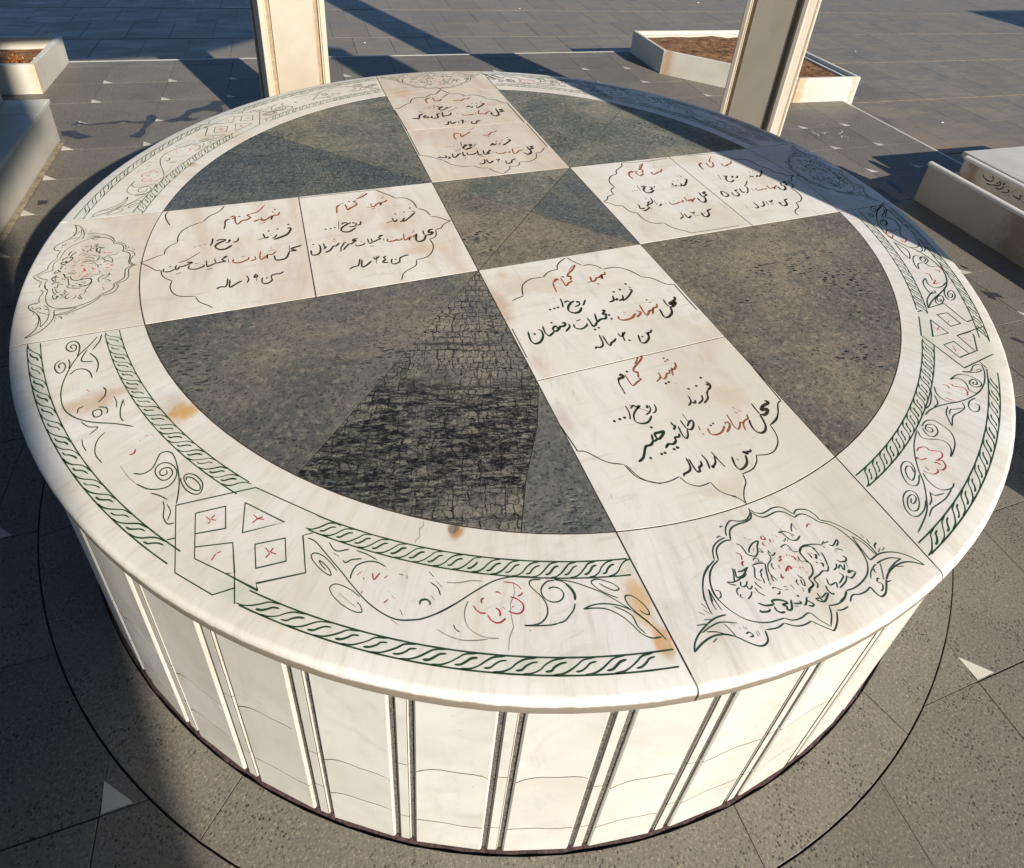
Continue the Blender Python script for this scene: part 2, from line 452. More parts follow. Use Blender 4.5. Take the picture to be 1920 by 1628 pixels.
r1 k 4.9 2947,326 2971,313
r1 k 7.2 4851,-122 4867,-165 4761,-219 4835,-275 4727,-365
r1 k 6 4688,-143 4649,-347 4727,-365
r1 k 7.4 4688,-356 4641,-535 4515,-636 4457,-529 4479,-383
r1 r 4.4 4300,-169 4313,-184
r1 r 4.3 4293,-264 4355,-270
r1 r 5.4 4412,-368 4307,-456 4215,-528 4272,-410 4123,-469 4147,-267
r1 r 4.8 3974,-396 4020,-426 3930,-497
r1 r 5.2 3613,-403 3617,-514 3768,-514 3913,-456
r1 r 4.8 3757,-363 3781,-377
r1 k 5.2 3482,-391 3488,-483
r1 k 5.7 3341,-412 3358,-453 3246,-516
r1 k 5.2 3272,-230 3229,-458
r1 k 5.1 3247,-94 3186,-302 3046,-378 3028,-338 3122,-250
r1 k 4.7 3093,-103 3102,-112
r1 k 5.6 3046,-378 2954,-428 2952,-535 2771,-633 2717,-620
r1 k 5.1 2979,-559 2990,-569
r1 k 5.5 2735,-304 2754,-380 2708,-530 2844,-509
r1 k 6.2 4496,-960 4398,-990 4318,-1042
r1 k 7 4339,-1012 4289,-1176 4161,-1266 4100,-1200 4139,-1052
r1 k 5.1 4198,-1091 4203,-1102
r1 k 6 3966,-1132 3977,-1162
r1 k 5.6 3884,-955 3898,-1028 3994,-981
r1 k 5 3918,-1016 3889,-1182
r1 k 6 3802,-1109 3678,-1199 3663,-1127 3670,-990
r1 r 5.5 3609,-923 3573,-1105 3463,-1146
r1 k 6.4 3554,-1135 3434,-1190
r1 e 4.1 3449,1809 3383,1667 3197,1532 3074,1429 3012,1273
r1 e 3.9 3012,1273 2795,1195 2649,1021 2583,834 2593,633
r1 e 3.7 2593,633 2435,514 2399,407 2392,275
r1 e 3.6 2392,275 2200,226 2113,98 1964,6
r1 e 3.5 1964,6 2111,-137 2194,-247 2335,-287
r1 e 3.5 2335,-287 2360,-498 2415,-616 2525,-670
r1 e 3.4 2525,-670 2524,-916 2578,-1096 2709,-1211 2944,-1253
r1 e 3.3 2944,-1253 2995,-1430 3114,-1589 3250,-1688 3320,-1794
r1 E 3.1 3460,1829 4277,1769 4941,1814
r1 E 2.4 3320,-1794 3941,-1813 4705,-1808
r2 r 4.8 6349,1648 6162,1468
r2 r 5.3 6182,1464 6082,1355 6156,1296 6061,1146
r2 r 5.2 6100,1138 5920,1030 5905,1138 5942,1321
r2 r 6.4 5634,1238 5779,1334 5796,1309
r2 k 5.7 5679,1271 5618,1116 5616,951
r2 k 4.8 6646,1453 6662,1428
r2 k 4.8 6658,1341 6699,1333
r2 r 5.8 6779,1250 6661,1124 6573,1100 6391,1012 6351,1084 6378,1185
r2 k 5.8 6410,945 6455,927
r2 k 5.2 7201,677 7208,671
r2 k 5.2 6996,568 7004,558
r2 k 5.1 6851,517 6857,508
r2 k 5.7 7225,559 7277,506 7078,304 6959,230
r2 k 5.1 6953,352 6975,307 6857,233
r2 k 5.6 6819,301 6753,276 6738,360
r2 k 5.6 6737,300 6638,262
r2 k 5.5 6372,421 6287,340 6226,334
r2 k 6.1 6155,449 6210,417 6120,357
r2 k 5.5 5922,500 6019,479 6090,483
r2 k 6 6038,475 5906,327 5883,176 5978,155 6111,241
r2 k 4.9 5825,582 5750,342
r2 e 3.8 5639,386 5672,387
r2 e 3.8 5538,370 5567,364
r2 e 3.8 5465,375 5503,366
r2 k 7.2 7556,-162 7440,-214 7496,-285 7392,-378
r2 k 6 7342,-192 7276,-351 7320,-381
r2 k 7.5 7334,-365 7259,-519 7143,-586 7088,-517 7109,-371
r2 r 4.4 7034,-103 7055,-119
r2 r 4.4 7024,-198 7069,-200
r2 r 4.8 7121,-316 7005,-385 6916,-478 6963,-394 6809,-416 6832,-250
r2 r 4.3 6670,-365 6691,-407 6624,-448
r2 r 4.8 6391,-320 6385,-412 6510,-422 6625,-392
r2 r 4.3 6518,-274 6547,-280
r2 k 4.7 6269,-292 6268,-433
r2 e 3.8 6458,105 6278,-67 6165,-155
r2 k 4.7 6165,-155 6190,-236 6061,-429 5975,-483
r2 k 4.6 5911,-522 5932,-538
r2 k 5.7 5968,-408 5888,-426 5940,-216
r2 k 6.2 5854,-271 5756,-285 5740,-392 5725,-497 5611,-560 5555,-493 5575,-353
r2 k 6.1 5327,-223 5396,-275 5409,-459 5280,-518 5246,-421 5327,-223
r2 k 5.6 6895,-1005 6756,-1061 6736,-1162
r2 k 6.5 6756,-1061 6695,-1222 6574,-1297 6508,-1247 6541,-1080
r2 k 4.6 6598,-1129 6606,-1138
r2 k 5.6 6437,-968 6321,-1028 6315,-957
r2 k 5 6315,-1010 6282,-1193
r2 k 5 6200,-965 6155,-1163
r2 k 5.4 6127,-947 6053,-1104 5938,-1179 5889,-1133
r2 k 5.4 5835,-948 5807,-1182 5684,-1203
r2 E 3 5671,1834 6132,1827 6607,1810
r2 e 4.2 6607,1810 6725,1659 6847,1500 6994,1314
r2 e 4.2 6994,1314 7222,1266 7388,1077 7414,749
r2 e 4 7424,747 7586,606 7601,394 7658,319
r2 e 4 7658,319 7796,227 7828,98 8034,72
r2 e 4 8034,72 7880,-35 7797,-157
r2 e 3.9 7797,-157 7620,-196
r2 e 3.8 7620,-196 7638,-337 7564,-475 7422,-556
r2 e 3.7 7422,-556 7430,-783 7354,-1022 7175,-1196 6994,-1223
r2 e 3.4 6994,-1223 6888,-1441 6673,-1560 6584,-1672 6580,-1787
m g 1.7 32,-8121 9,-8187 -90,-8247 -171,-8251 -246,-8231 -330,-8196 -405,-8224 -475,-8280 -521,-8364
m g 1.8 43,-8151 70,-8202 151,-8245 244,-8244 351,-8227 446,-8239 516,-8282 553,-8347 588,-8401
m g 1.8 588,-8401 659,-8361 744,-8374 825,-8417 856,-8475 875,-8518 878,-8592
m g 2.1 24,-8182 -24,-8249 -124,-8277 -232,-8272 -336,-8277 -410,-8302 -460,-8355 -497,-8426
m g 2 31,-8194 79,-8263 150,-8302 255,-8300 367,-8291 458,-8321 516,-8377 562,-8445
m g 2 562,-8445 649,-8427 725,-8447 787,-8510 847,-8613
m g 1.6 -549,-8374 -664,-8384 -767,-8425 -829,-8489 -872,-8585
m g 2 -498,-8428 -578,-8412 -689,-8433 -772,-8489 -822,-8602
m g 1.5 -872,-8585 -1016,-8644 -1130,-8720 -1219,-8827 -1279,-8940 -1283,-8988
m g 1.5 -822,-8602 -949,-8649 -1043,-8732 -1100,-8826 -1124,-8936 -1115,-9046
m g 1.3 -1166,-8871 -1187,-8955 -1201,-9016
m g 1.1 -1166,-8871 -1162,-9030
m g 1.1 -529,-8243 -511,-8218 -479,-8234
m g 1.1 -667,-8344 -615,-8332 -589,-8355
m g 1.8 -459,-8496 -422,-8533 -414,-8592 -412,-8659 -368,-8697 -320,-8718 -259,-8683 -214,-8613 -152,-8557 -250,-8562 -340,-8608 -375,-8652
m g 1.3 -275,-8621 -309,-8656
m g 1.3 -215,-8641 -191,-8706 -245,-8678
m g 1.8 189,-8549 234,-8569 256,-8636 293,-8697 366,-8717 450,-8681
m g 1.5 197,-8546 283,-8565 342,-8615 371,-8660
m g 1.5 333,-8632 344,-8665
m g 1.5 469,-8497 412,-8549 377,-8602
m g 1.5 465,-8515 456,-8604
m g 2.4 234,-8648 175,-8677
m g 1.8 265,-8658 223,-8693
m p 1.5 -70,-8516 -95,-8547 -58,-8569 -36,-8557 -49,-8518
m p 1.6 -108,-8591 -124,-8624 -100,-8642
m p 1.5 14,-8583 2,-8618 10,-8635
m p 1.5 83,-8548 93,-8556
m p 1.5 129,-8573 127,-8602
m p 1.5 47,-8624 51,-8629
m p 1.3 263,-8509 245,-8543
m p 1.1 294,-8499 308,-8503
m p 1.2 618,-8618 671,-8585 716,-8600
m p 1.4 -540,-8596 -505,-8627 -508,-8672 -531,-8701
m p 2.1 -517,-8724 -549,-8732 -564,-8772
m p 1.3 -314,-8463 -285,-8468
m p 1.3 -265,-8499 -231,-8511
m g 1.5 -451,-8802 -440,-8841 -487,-8906 -507,-8952 -464,-9001
m g 1.6 -440,-8801 -359,-8806 -275,-8835 -293,-8883 -334,-8958 -372,-9042
m g 1.2 -389,-8777 -277,-8811
m g 1.2 -394,-8757 -354,-8734 -318,-8756 -329,-8789
m g 1.4 -346,-8883 -400,-8909 -400,-8936 -420,-8947 -426,-9006 -446,-9042
m g 1.2 -132,-8726 -150,-8813 -235,-8857 -278,-8915 -293,-8972 -260,-9072
m g 1.4 -177,-8859 -207,-8894 -203,-8941
m g 1.4 -285,-8975 -305,-9012 -315,-9062
m g 1.8 -369,-9051 -389,-9088
m g 1.4 -105,-8707 -118,-8735 -95,-8748
m g 1.8 -120,-8777 -79,-8781 -38,-8758
m g 1.2 -115,-8797 -114,-8835
m g 1.3 94,-8746 89,-8725 152,-8717 178,-8726 191,-8750 200,-8829 260,-8850
m g 1.4 163,-8769 172,-8810
m p 1.8 -77,-8875 -29,-8863 -28,-8836 10,-8830
m p 1.8 36,-8839 31,-8851
m p 1.8 89,-8829 78,-8854
m p 1.8 116,-8848 112,-8865
m p 2.3 129,-8871 159,-8900 151,-8934
m p 1.8 183,-8936 166,-8967
m p 1.9 -111,-8909 -130,-8957
m p 1.5 -155,-9011 -188,-9062 -151,-9056
m p 2.3 -79,-9010 -39,-8988 11,-8969 24,-8991 6,-9012
m p 1.9 -48,-9012 -1,-8983
m p 1.7 44,-8994 57,-9003
m p 1.7 86,-9008 95,-9016
m p 1.7 139,-9022 120,-9043
m p 1.7 163,-9044 181,-9054
m p 1.2 171,-9096 186,-9128
m g 1.4 215,-8900 202,-8952 225,-8987
m g 1.9 247,-8976 295,-9020 297,-9067 263,-9127 209,-9162 145,-9185 153,-9258 70,-9289 18,-9323
m g 1.8 283,-8848 342,-8820 407,-8823 474,-8851 513,-8907
m g 2.3 336,-8828 279,-8866 279,-8941 295,-9020
m g 1.3 40,-9096 49,-9134 66,-9175 35,-9234 14,-9210 37,-9148
m g 1.7 70,-9124 56,-9163
m g 1.2 -10,-9140 -42,-9164 -39,-9209
m g 1.2 -16,-9242 -41,-9294
m g 1.7 -713,-8748 -744,-8817 -794,-8896
m g 1.9 -693,-8764 -720,-8826 -730,-8866 -641,-8871 -531,-8810
m g 2.1 -677,-8810 -611,-8819 -511,-8804
m g 1.7 -719,-8879 -657,-8891 -584,-8864
m g 1.5 -888,-8873 -815,-8898 -735,-8899 -695,-8887
m g 1.5 -888,-8873 -858,-8913 -798,-8942
m g 1.5 -717,-8923 -749,-8964 -723,-8990 -675,-8981 -635,-8943
m g 1.5 -672,-8990 -683,-9029 -648,-9037 -608,-9012
m g 1.5 -776,-8980 -824,-8989 -849,-9022 -850,-9056
m g 1.3 -812,-9052 -840,-9076 -816,-9097
m g 1.5 -664,-9070 -703,-9107 -767,-9130
m g 1.1 -664,-9070 -634,-9097
m g 1.5 -551,-8980 -543,-9035 -514,-9088
m g 1.6 -592,-9044 -589,-9104 -538,-9168
m g 1.1 -1105,-9005 -1064,-8990 -1046,-8937 -1092,-8905
m g 1.2 -393,-9129 -357,-9125 -283,-9185
m g 1.5 -381,-9202 -343,-9206 -321,-9180
m g 2 -235,-9154 -192,-9177
m g 1.5 -248,-9192 -204,-9203
m g 1.5 -139,-9165 -125,-9222
m g 2.5 -159,-9308 -137,-9307
m g 1.3 -49,-9350 -80,-9406
m g 1.2 -41,-9353 -15,-9370
m g 1.7 878,-8592 972,-8644 1051,-8712 1135,-8822 1202,-8935 1252,-9061 1265,-9162 1265,-9229
m g 1.6 847,-8613 931,-8662 1003,-8737 1061,-8848 1097,-8979 1096,-9096 1071,-9211 1019,-9305 919,-9389 785,-9440 633,-9467 494,-9462
m g 1.5 1131,-8921 1118,-9074 1110,-9196 1111,-9262
m g 1.5 1131,-8921 1207,-9046 1229,-9150 1249,-9233
m g 1.8 1111,-9262 1282,-9235 1430,-9255 1562,-9311 1664,-9394 1731,-9483 1758,-9548
m g 2 1759,-9553 1646,-9472 1523,-9431 1365,-9432 1221,-9465 1108,-9525
m g 2.2 1108,-9525 1010,-9614 939,-9658 866,-9663 836,-9606 831,-9526
m g 1.5 831,-9526 726,-9551 626,-9550 526,-9528 435,-9585
m g 1.5 494,-9462 441,-9503 306,-9540
m g 1.5 1153,-9323 1267,-9315 1398,-9327 1531,-9382
m g 1.4 1531,-9382 1403,-9399 1211,-9453
m g 1.2 1139,-9346 1121,-9330 998,-9380 917,-9450
m g 1.4 1068,-9358 1041,-9394 1059,-9410
m g 1.2 1211,-9324 1136,-9436 1067,-9520
m g 1.5 1031,-9490 1012,-9474 973,-9505 1008,-9553 968,-9600 920,-9613
m g 2.3 1080,-9551 1157,-9555
m g 2.1 1387,-9444 1478,-9471
m g 2.2 1442,-9189 1369,-9217
m g 2.2 1373,-9180 1305,-9214
m g 1.9 1389,-9103 1328,-9126 1308,-9167
m g 1.7 1280,-8941 1270,-8998
m g 2.4 1298,-9017 1289,-9083
m g 1.7 320,-8832 397,-8810 485,-8826 576,-8852 636,-8886
m g 2.4 639,-8883 707,-8847
m g 2.4 662,-8871 762,-8876
m g 1.7 735,-8915 781,-8940 886,-8893 883,-8926 818,-8962
m g 2 643,-8903 647,-8929
m g 1.6 367,-8905 384,-8948 375,-8983
m g 2 412,-8930 427,-8925
m g 2.1 438,-8957 468,-8968 426,-9000 458,-9002
m g 2.1 464,-9032 476,-9055
m g 2.7 395,-9045 393,-9054
m g 1.9 433,-9077 467,-9088 434,-9123
m g 1.8 483,-8878 503,-8942 497,-8996
m g 1.8 555,-8959 544,-9031 507,-9129
m g 1.7 515,-9132 454,-9184 395,-9164 307,-9187 204,-9209 203,-9275 162,-9313
m g 1.6 772,-8985 843,-9019 847,-9040
m g 1.6 765,-8993 750,-9026
m g 2 790,-9096 820,-9125 785,-9160 714,-9150 680,-9115
m g 1.8 771,-9174 742,-9237
m g 1.6 609,-9210 675,-9178 668,-9248 740,-9182
m g 1.6 637,-9146 597,-9188 537,-9203
m g 2.3 796,-9319 758,-9288 696,-9294 738,-9263
m g 1.7 792,-9323 714,-9354 667,-9356 650,-9323
m g 1.6 578,-9253 599,-9306 470,-9363
m g 1.7 648,-9313 576,-9368 437,-9408
m g 1.5 367,-9252 342,-9336 446,-9337 408,-9398
m g 1.8 289,-9322 272,-9385 290,-9434 324,-9433
m g 1.6 254,-9404 137,-9481
m g 1.5 115,-9356 122,-9418 244,-9392
m g 2 46,-9408 100,-9419 117,-9458
m g 1.3 147,-9194 139,-9261 54,-9284 12,-9329
m p 1.4 147,-9025 180,-9049
m g 1.4 -981,-8611 -1123,-8707 -1224,-8834 -1277,-8962 -1297,-9076 -1295,-9132
m g 1.4 -919,-8633 -1029,-8706 -1104,-8822 -1134,-8949 -1097,-9085 -1031,-9209 -941,-9315 -819,-9392 -694,-9436 -581,-9450 -488,-9459
m g 1.4 -488,-9459 -407,-9511 -293,-9527 -150,-9512 -92,-9617 -12,-9724
m g 1.4 -12,-9724 94,-9622 145,-9528
m g 1.4 145,-9528 265,-9549 392,-9530 478,-9465
m g 1.4 199,-9603 272,-9623 373,-9617
m g 1.6 188,-9614 105,-9705 -4,-9770 -52,-9739 -121,-9676 -195,-9596
m g 1.5 -195,-9596 -308,-9600 -415,-9577 -532,-9502
m g 1.5 -532,-9502 -639,-9518 -788,-9490
m g 1.9 -804,-9494 -837,-9586 -906,-9618 -980,-9606 -1055,-9552 -1136,-9472 -1191,-9420
m g 2.1 -1191,-9420 -1292,-9365 -1436,-9338 -1589,-9358 -1736,-9407
m g 1.7 -1736,-9407 -1667,-9322 -1549,-9251 -1381,-9195 -1262,-9178 -1139,-9191
m g 1.2 -1536,-9265 -1390,-9240 -1248,-9241 -1064,-9316
m g 1.1 -1472,-9274 -1369,-9310 -1280,-9365
m g 1.1 -1222,-9270 -1192,-9358 -1175,-9430
m g 1.2 -1161,-8866 -1169,-8999 -1155,-9131
m g 1.2 -1161,-8866 -1216,-9013 -1213,-9111
m g 2 -1346,-8983 -1316,-9060
m g 2.5 -1365,-9053 -1318,-9114
m g 2.1 -1439,-9057 -1384,-9106
m g 2.1 -1544,-9176 -1430,-9197
m g 1.7 -1422,-9152 -1333,-9178
m g 2.4 -1403,-9373 -1464,-9393
m g 1.2 -1140,-9289 -1147,-9306
m g 1.1 -1117,-9307 -1122,-9329
m g 1.1 -1080,-9368 -1067,-9382
m g 1.1 -1021,-9370 -1029,-9396
m g 1.1 -998,-9387 -1006,-9413
m g 1.5 -1045,-9447 -996,-9446 -972,-9492 -1021,-9493
m g 1.3 -914,-9465 -922,-9519
m g 1.3 -889,-9464 -897,-9518
m g 2.6 -493,-9285 -502,-9251 -449,-9249 -373,-9281 -324,-9329 -400,-9328 -355,-9364
m g 2.4 -683,-9209 -604,-9267 -496,-9289
m g 2.4 -699,-9290 -712,-9306 -621,-9332 -581,-9316
m g 2.4 -513,-9309 -516,-9359 -474,-9398 -425,-9401
m g 2.6 -260,-9315 -326,-9405 -382,-9395 -360,-9362
m g 2.2 -261,-9361 -168,-9388 -167,-9357
m g 1.8 -272,-9388 -225,-9407
m g 2.2 -48,-9357 -115,-9416 -146,-9421
m g 2.2 -67,-9392 -26,-9448 -54,-9464 -100,-9443
m g 3.1 -148,-9306 -135,-9307
m g 2.2 41,-9419 127,-9470 253,-9408
m g 2.3 278,-9396 302,-9441
s1 g 2.4 -8501,-2017 -8585,-2208 -8693,-2394 -8761,-2604 -8800,-2832 -8815,-3058 -8791,-3288 -8712,-3544 -8580,-3730 -8417,-3867 -8231,-3965 -8016,-4049 -7764,-4183
s1 g 2.8 -8811,-2221 -8853,-2169 -8826,-2126 -8773,-2172 -8769,-2273 -8835,-2283 -8906,-2193 -8903,-2073 -8829,-2034 -8747,-2119 -8712,-2270 -8719,-2444
s1 g 2.6 -8917,-2650 -8942,-2568 -8906,-2522 -8850,-2595 -8850,-2725 -8910,-2753 -8976,-2650 -8991,-2534 -8939,-2455
s1 g 2.7 -8832,-2468 -8793,-2575 -8791,-2688
s1 g 2.8 -8447,-1980 -8454,-2144 -8526,-2335
s1 g 2.7 -8605,-2302 -8647,-2552 -8474,-2623
s1 g 2.7 -8558,-2395 -8443,-2565 -8392,-2733 -8399,-2889
s1 g 2.6 -8756,-2836 -8683,-2748 -8582,-2760 -8492,-2852 -8432,-3007
s1 g 2.7 -8257,-3255 -8215,-3329 -8216,-3449 -8281,-3555
s1 g 1.9 -8093,-3487 -8040,-3622 -8031,-3740
s1 g 2.4 -7957,-3597 -7973,-3791 -7948,-3960 -7903,-4037
s1 g 2.7 -7957,-3597 -7926,-3732
s1 g 2.4 -8524,-3699 -8518,-3605 -8460,-3582
s1 g 2.6 -8267,-3699 -8325,-3730 -8289,-3837 -8208,-3830 -8221,-3730 -8267,-3699
s1 g 2.4 -8263,-3652 -8162,-3699 -8135,-3789 -8158,-3814
s1 g 2 -8450,-3880 -8336,-4009 -8219,-4054 -8305,-4156
s1 p 2.5 -8474,-3236 -8428,-3295
s1 k 1.9 -8116,-4177 -8183,-4275 -8203,-4415 -8172,-4567 -8079,-4723
s1 k 1.7 -8388,-4217 -8356,-4337 -8299,-4456
s1 p 3.1 -7766,-4691 -7709,-4674 -7700,-4612
s1 p 2.3 -7607,-4414 -7567,-4404
s1 p 1.8 -7520,-4408 -7497,-4434
s1 p 1.7 -7662,-4486 -7648,-4468
s1 g 2.2 -7684,-5021 -7573,-5064 -7470,-5016 -7421,-4894 -7388,-4792 -7318,-4778 -7244,-4824 -7185,-4971 -7143,-5177 -7124,-5344 -7125,-5512 -7140,-5670
s1 g 2.1 -7287,-5096 -7283,-5159 -7341,-5167 -7370,-5103 -7329,-5055 -7249,-5075 -7213,-5168 -7257,-5247 -7336,-5242 -7412,-5130 -7421,-5019 -7346,-4960 -7243,-5008 -7165,-5143 -7177,-5273 -7250,-5368 -7374,-5372 -7493,-5327 -7637,-5202
s1 g 2.1 -7041,-5338 -7038,-5292 -6967,-5329 -6884,-5449 -6871,-5545 -6940,-5528 -7033,-5413 -7073,-5281 -7021,-5244 -6928,-5301 -6844,-5449 -6860,-5587 -6938,-5593 -7039,-5489 -7100,-5352 -7108,-5276
s1 g 2 -7453,-5404 -7347,-5477 -7246,-5573
s1 g 1.9 -7297,-5581 -7277,-5674 -7276,-5819 -7222,-5932 -7148,-5945
s1 g 1.7 -7251,-5634 -7201,-5760 -7226,-5884
s1 o 1.1 -7858,-4836 -7748,-5047 -7637,-5202
s2 g 1.9 -5632,-6664 -5550,-6737 -5476,-6875 -5389,-7048 -5296,-7229 -5222,-7389 -5127,-7574 -5053,-7698 -4937,-7844 -4793,-7970 -4626,-8033 -4507,-8056 -4313,-8052 -4084,-8015
s2 g 1.6 -5345,-7201 -5410,-7062 -5485,-6950 -5566,-6889 -5611,-6907 -5595,-6988 -5514,-7133 -5430,-7225 -5420,-7186 -5461,-7087 -5529,-7000 -5508,-7072 -5467,-7139
s2 g 1.1 -5139,-7589 -5217,-7482 -5317,-7387 -5397,-7344 -5452,-7371 -5431,-7468 -5346,-7605 -5234,-7722 -5147,-7761 -5153,-7682 -5183,-7633
s2 o 0.9 -5356,-7464 -5302,-7552 -5200,-7685
s2 g 1.8 -5394,-6802 -5327,-6942 -5172,-6973
s2 g 1.8 -5094,-7016 -4982,-7104 -4876,-7217
s2 g 1.8 -5363,-6958 -5303,-7022
s2 g 1.8 -5267,-7089 -5234,-7128 -5163,-7114 -5048,-7142
s2 g 1.8 -4793,-7332 -4886,-7241 -4998,-7197 -5118,-7205 -5187,-7277 -5215,-7340
s2 p 1.6 -5135,-7321 -5064,-7298
s2 p 2.5 -5062,-7377 -5066,-7402
s2 p 2 -4956,-7356 -4955,-7440 -4872,-7385
s2 p 2 -4837,-7460 -4795,-7448
s2 p 2.1 -5119,-7556 -5106,-7531
s2 p 2.8 -4895,-7743 -4843,-7722
s2 p 1.7 -4798,-7688 -4764,-7739
s2 g 2 -4661,-7473 -4616,-7499
s2 g 2.6 -4316,-7560 -4284,-7634
s2 g 1.9 -4265,-7699 -4217,-7787
s2 g 1.8 -4337,-7684 -4271,-7779 -4260,-7874
s2 g 2.7 -4513,-7895 -4488,-7855 -4423,-7867 -4395,-7916 -4410,-7936
s2 g 1.5 -4366,-7837 -4341,-7896
s2 g 1.8 -4580,-7517 -4584,-7557
s2 g 1.4 -4854,-7949 -4794,-8021
s2 g 1.7 -4735,-7876 -4725,-7942
s2 g 1.6 -4365,-8057 -4267,-8045 -4101,-8017 -3926,-7974 -3749,-7937 -3608,-7919 -3450,-7931 -3293,-7972 -3142,-8032
s2 o 1 -4149,-7757 -4015,-7804 -3865,-7830 -3747,-7879
s2 o 0.9 -3970,-8039 -4034,-8118 -4066,-8223 -4050,-8326 -3984,-8416 -3884,-8495 -3765,-8540
s2 o 0.8 -4392,-8221 -4303,-8318 -4176,-8413 -4032,-8471 -3888,-8508
s2 k 1.3 -4206,-8234 -4195,-8290 -4157,-8333
s2 p 2.1 -3790,-8065 -3824,-8081 -3832,-8118
s2 p 1.9 -3931,-8108 -3913,-8168 -3873,-8217 -3818,-8236
s2 p 1.9 -3807,-8263 -3788,-8327 -3734,-8380 -3671,-8384 -3622,-8363
s2 p 2.2 -3695,-8221 -3666,-8255 -3666,-8301 -3684,-8318
s2 p 2.1 -3611,-8239 -3598,-8271
s2 p 1.8 -3494,-8156 -3431,-8202 -3383,-8274 -3390,-8335 -3443,-8367 -3510,-8348 -3567,-8301
s2 p 1.8 -3513,-8277 -3486,-8270
s2 p 1.7 -3640,-8048 -3606,-8060 -3590,-8086
s2 p 1.4 -3406,-8182 -3352,-8172 -3340,-8152
s2 p 1 -3507,-7970 -3419,-8009 -3361,-8062 -3340,-8119
s2 g 1.7 -3068,-8088 -3169,-8057 -3214,-8071 -3220,-8119 -3183,-8198 -3134,-8289 -3120,-8398 -3160,-8493 -3256,-8544 -3369,-8535 -3448,-8508
s2 g 1.7 -3027,-8219 -2965,-8220 -2897,-8264 -2877,-8337 -2935,-8390 -3020,-8385 -3093,-8335 -3126,-8250 -3097,-8178 -3008,-8134 -2918,-8152
s2 g 1.5 -3448,-8508 -3312,-8559 -3165,-8603 -3070,-8617
s2 g 1.5 -3070,-8617 -2985,-8616 -2910,-8581 -2837,-8536 -2794,-8479
s2 g 4 -2777,-8445 -2755,-8379 -2767,-8309 -2802,-8230
s2 g 1.9 -2802,-8230 -2851,-8179 -2915,-8144
s2 g 1.6 -2914,-8141 -2781,-8203 -2663,-8278 -2553,-8366 -2439,-8464 -2354,-8559 -2272,-8660 -2188,-8770
s2 g 2 -2188,-8770 -2120,-8872 -2054,-8988 -2003,-9097 -1971,-9190
s2 g 1.6 -2273,-8595 -2374,-8511 -2460,-8415 -2501,-8334 -2486,-8305 -2415,-8308 -2331,-8359 -2248,-8429 -2213,-8501 -2276,-8499 -2352,-8436 -2415,-8363
s2 g 1.6 -2057,-8964 -2139,-8826 -2192,-8712 -2197,-8622 -2166,-8600 -2101,-8631 -2036,-8726 -2003,-8826 -2013,-8882 -2064,-8853 -2098,-8801
s2 g 1.7 -2727,-8570 -2616,-8565 -2501,-8585 -2390,-8628 -2287,-8687 -2188,-8770
s2 g 1.7 -2727,-8570 -2599,-8603 -2482,-8651 -2395,-8721 -2319,-8811 -2262,-8915 -2220,-9013 -2158,-9088 -2092,-9126 -2004,-9142
s2 g 1.7 -2372,-8662 -2286,-8735 -2222,-8813 -2210,-8872 -2210,-8949 -2163,-9052
s3 g 3.8 6658,-5554 6892,-5339 7151,-5208 7288,-5158
s3 g 4.4 6658,-5554 7023,-5375 7452,-5233 7792,-5086 8053,-4878 8244,-4640 8338,-4367 8372,-4067 8342,-3812 8247,-3607 8183,-3369 8183,-3144 8272,-2857 8467,-2545 8798,-2210 9189,-1958 9566,-1780
s3 g 3.3 7149,-5425 7209,-5428 7138,-5465 7095,-5439 7195,-5337 7343,-5320 7266,-5443 7047,-5538 6993,-5481 7105,-5370 7313,-5283
s3 g 3.3 7564,-5338 7645,-5346 7535,-5432 7459,-5411 7568,-5295 7738,-5252 7684,-5386 7504,-5496 7378,-5475 7446,-5320 7640,-5165 7763,-5109
s3 g 3.8 7549,-4741 7359,-4844 7225,-5021 7151,-5208
s3 g 3.8 7151,-5208 7305,-5207 7348,-5130
s3 g 3.9 7559,-4743 7420,-4923 7450,-5068 7666,-5082 7897,-4992
s3 p 3.5 7721,-4597 7773,-4675 7659,-4833 7709,-4878 7556,-4960 7735,-4963
s3 p 3.6 7888,-4446 7954,-4481
s3 p 3.6 8071,-4561 8142,-4613 8102,-4667
s3 p 3.7 8214,-4467 8336,-4500 8264,-4646
s3 g 3.7 8147,-4163 8152,-4113 8251,-4122 8183,-4224 8069,-4228 8131,-4107 8298,-4082 8245,-4240 8060,-4326
s3 g 3.6 8193,-4462 8071,-4429 8049,-4290 7876,-4277 7717,-4433 7764,-4281 7965,-4063 8120,-4001 8214,-4060
s3 g 3.9 8809,-3341 8737,-3549 8547,-3721 8359,-3726 8258,-3646
s3 g 3.8 8658,-3639 8545,-3829 8426,-3905 8299,-3872
s3 g 3.9 8485,-3938 8653,-3821 8689,-3684
s3 g 3.9 8065,-3413 8108,-3534 8119,-3718 8036,-3909 7837,-4081
s3 g 3.8 8091,-3401 7910,-3805 7861,-4036
s3 p 4.1 8326,-3065 8238,-3043 8394,-2927 8483,-2949 8482,-3027 8640,-2988 8695,-3041 8546,-3197 8533,-3309 8532,-3384 8356,-3488 8346,-3374
s3 p 4 8205,-3149 8194,-3260 8348,-3147
s3 g 4.2 8585,-2635 8557,-2608 8684,-2558 8647,-2671 8475,-2749 8454,-2663 8593,-2535 8742,-2531 8670,-2677 8486,-2792
s3 g 5.7 9346,-1925 8916,-2128 8605,-2390
s3 g 4.9 9346,-1925 9213,-2156 8894,-2419 8994,-2569 8916,-2795 8738,-3029
s3 g 5 9194,-2065 9091,-2213 8874,-2330 8776,-2474
s3 g 4.5 8909,-1996 8943,-2048 8786,-2139 8801,-2014 8960,-1921 9041,-1984 8880,-2162
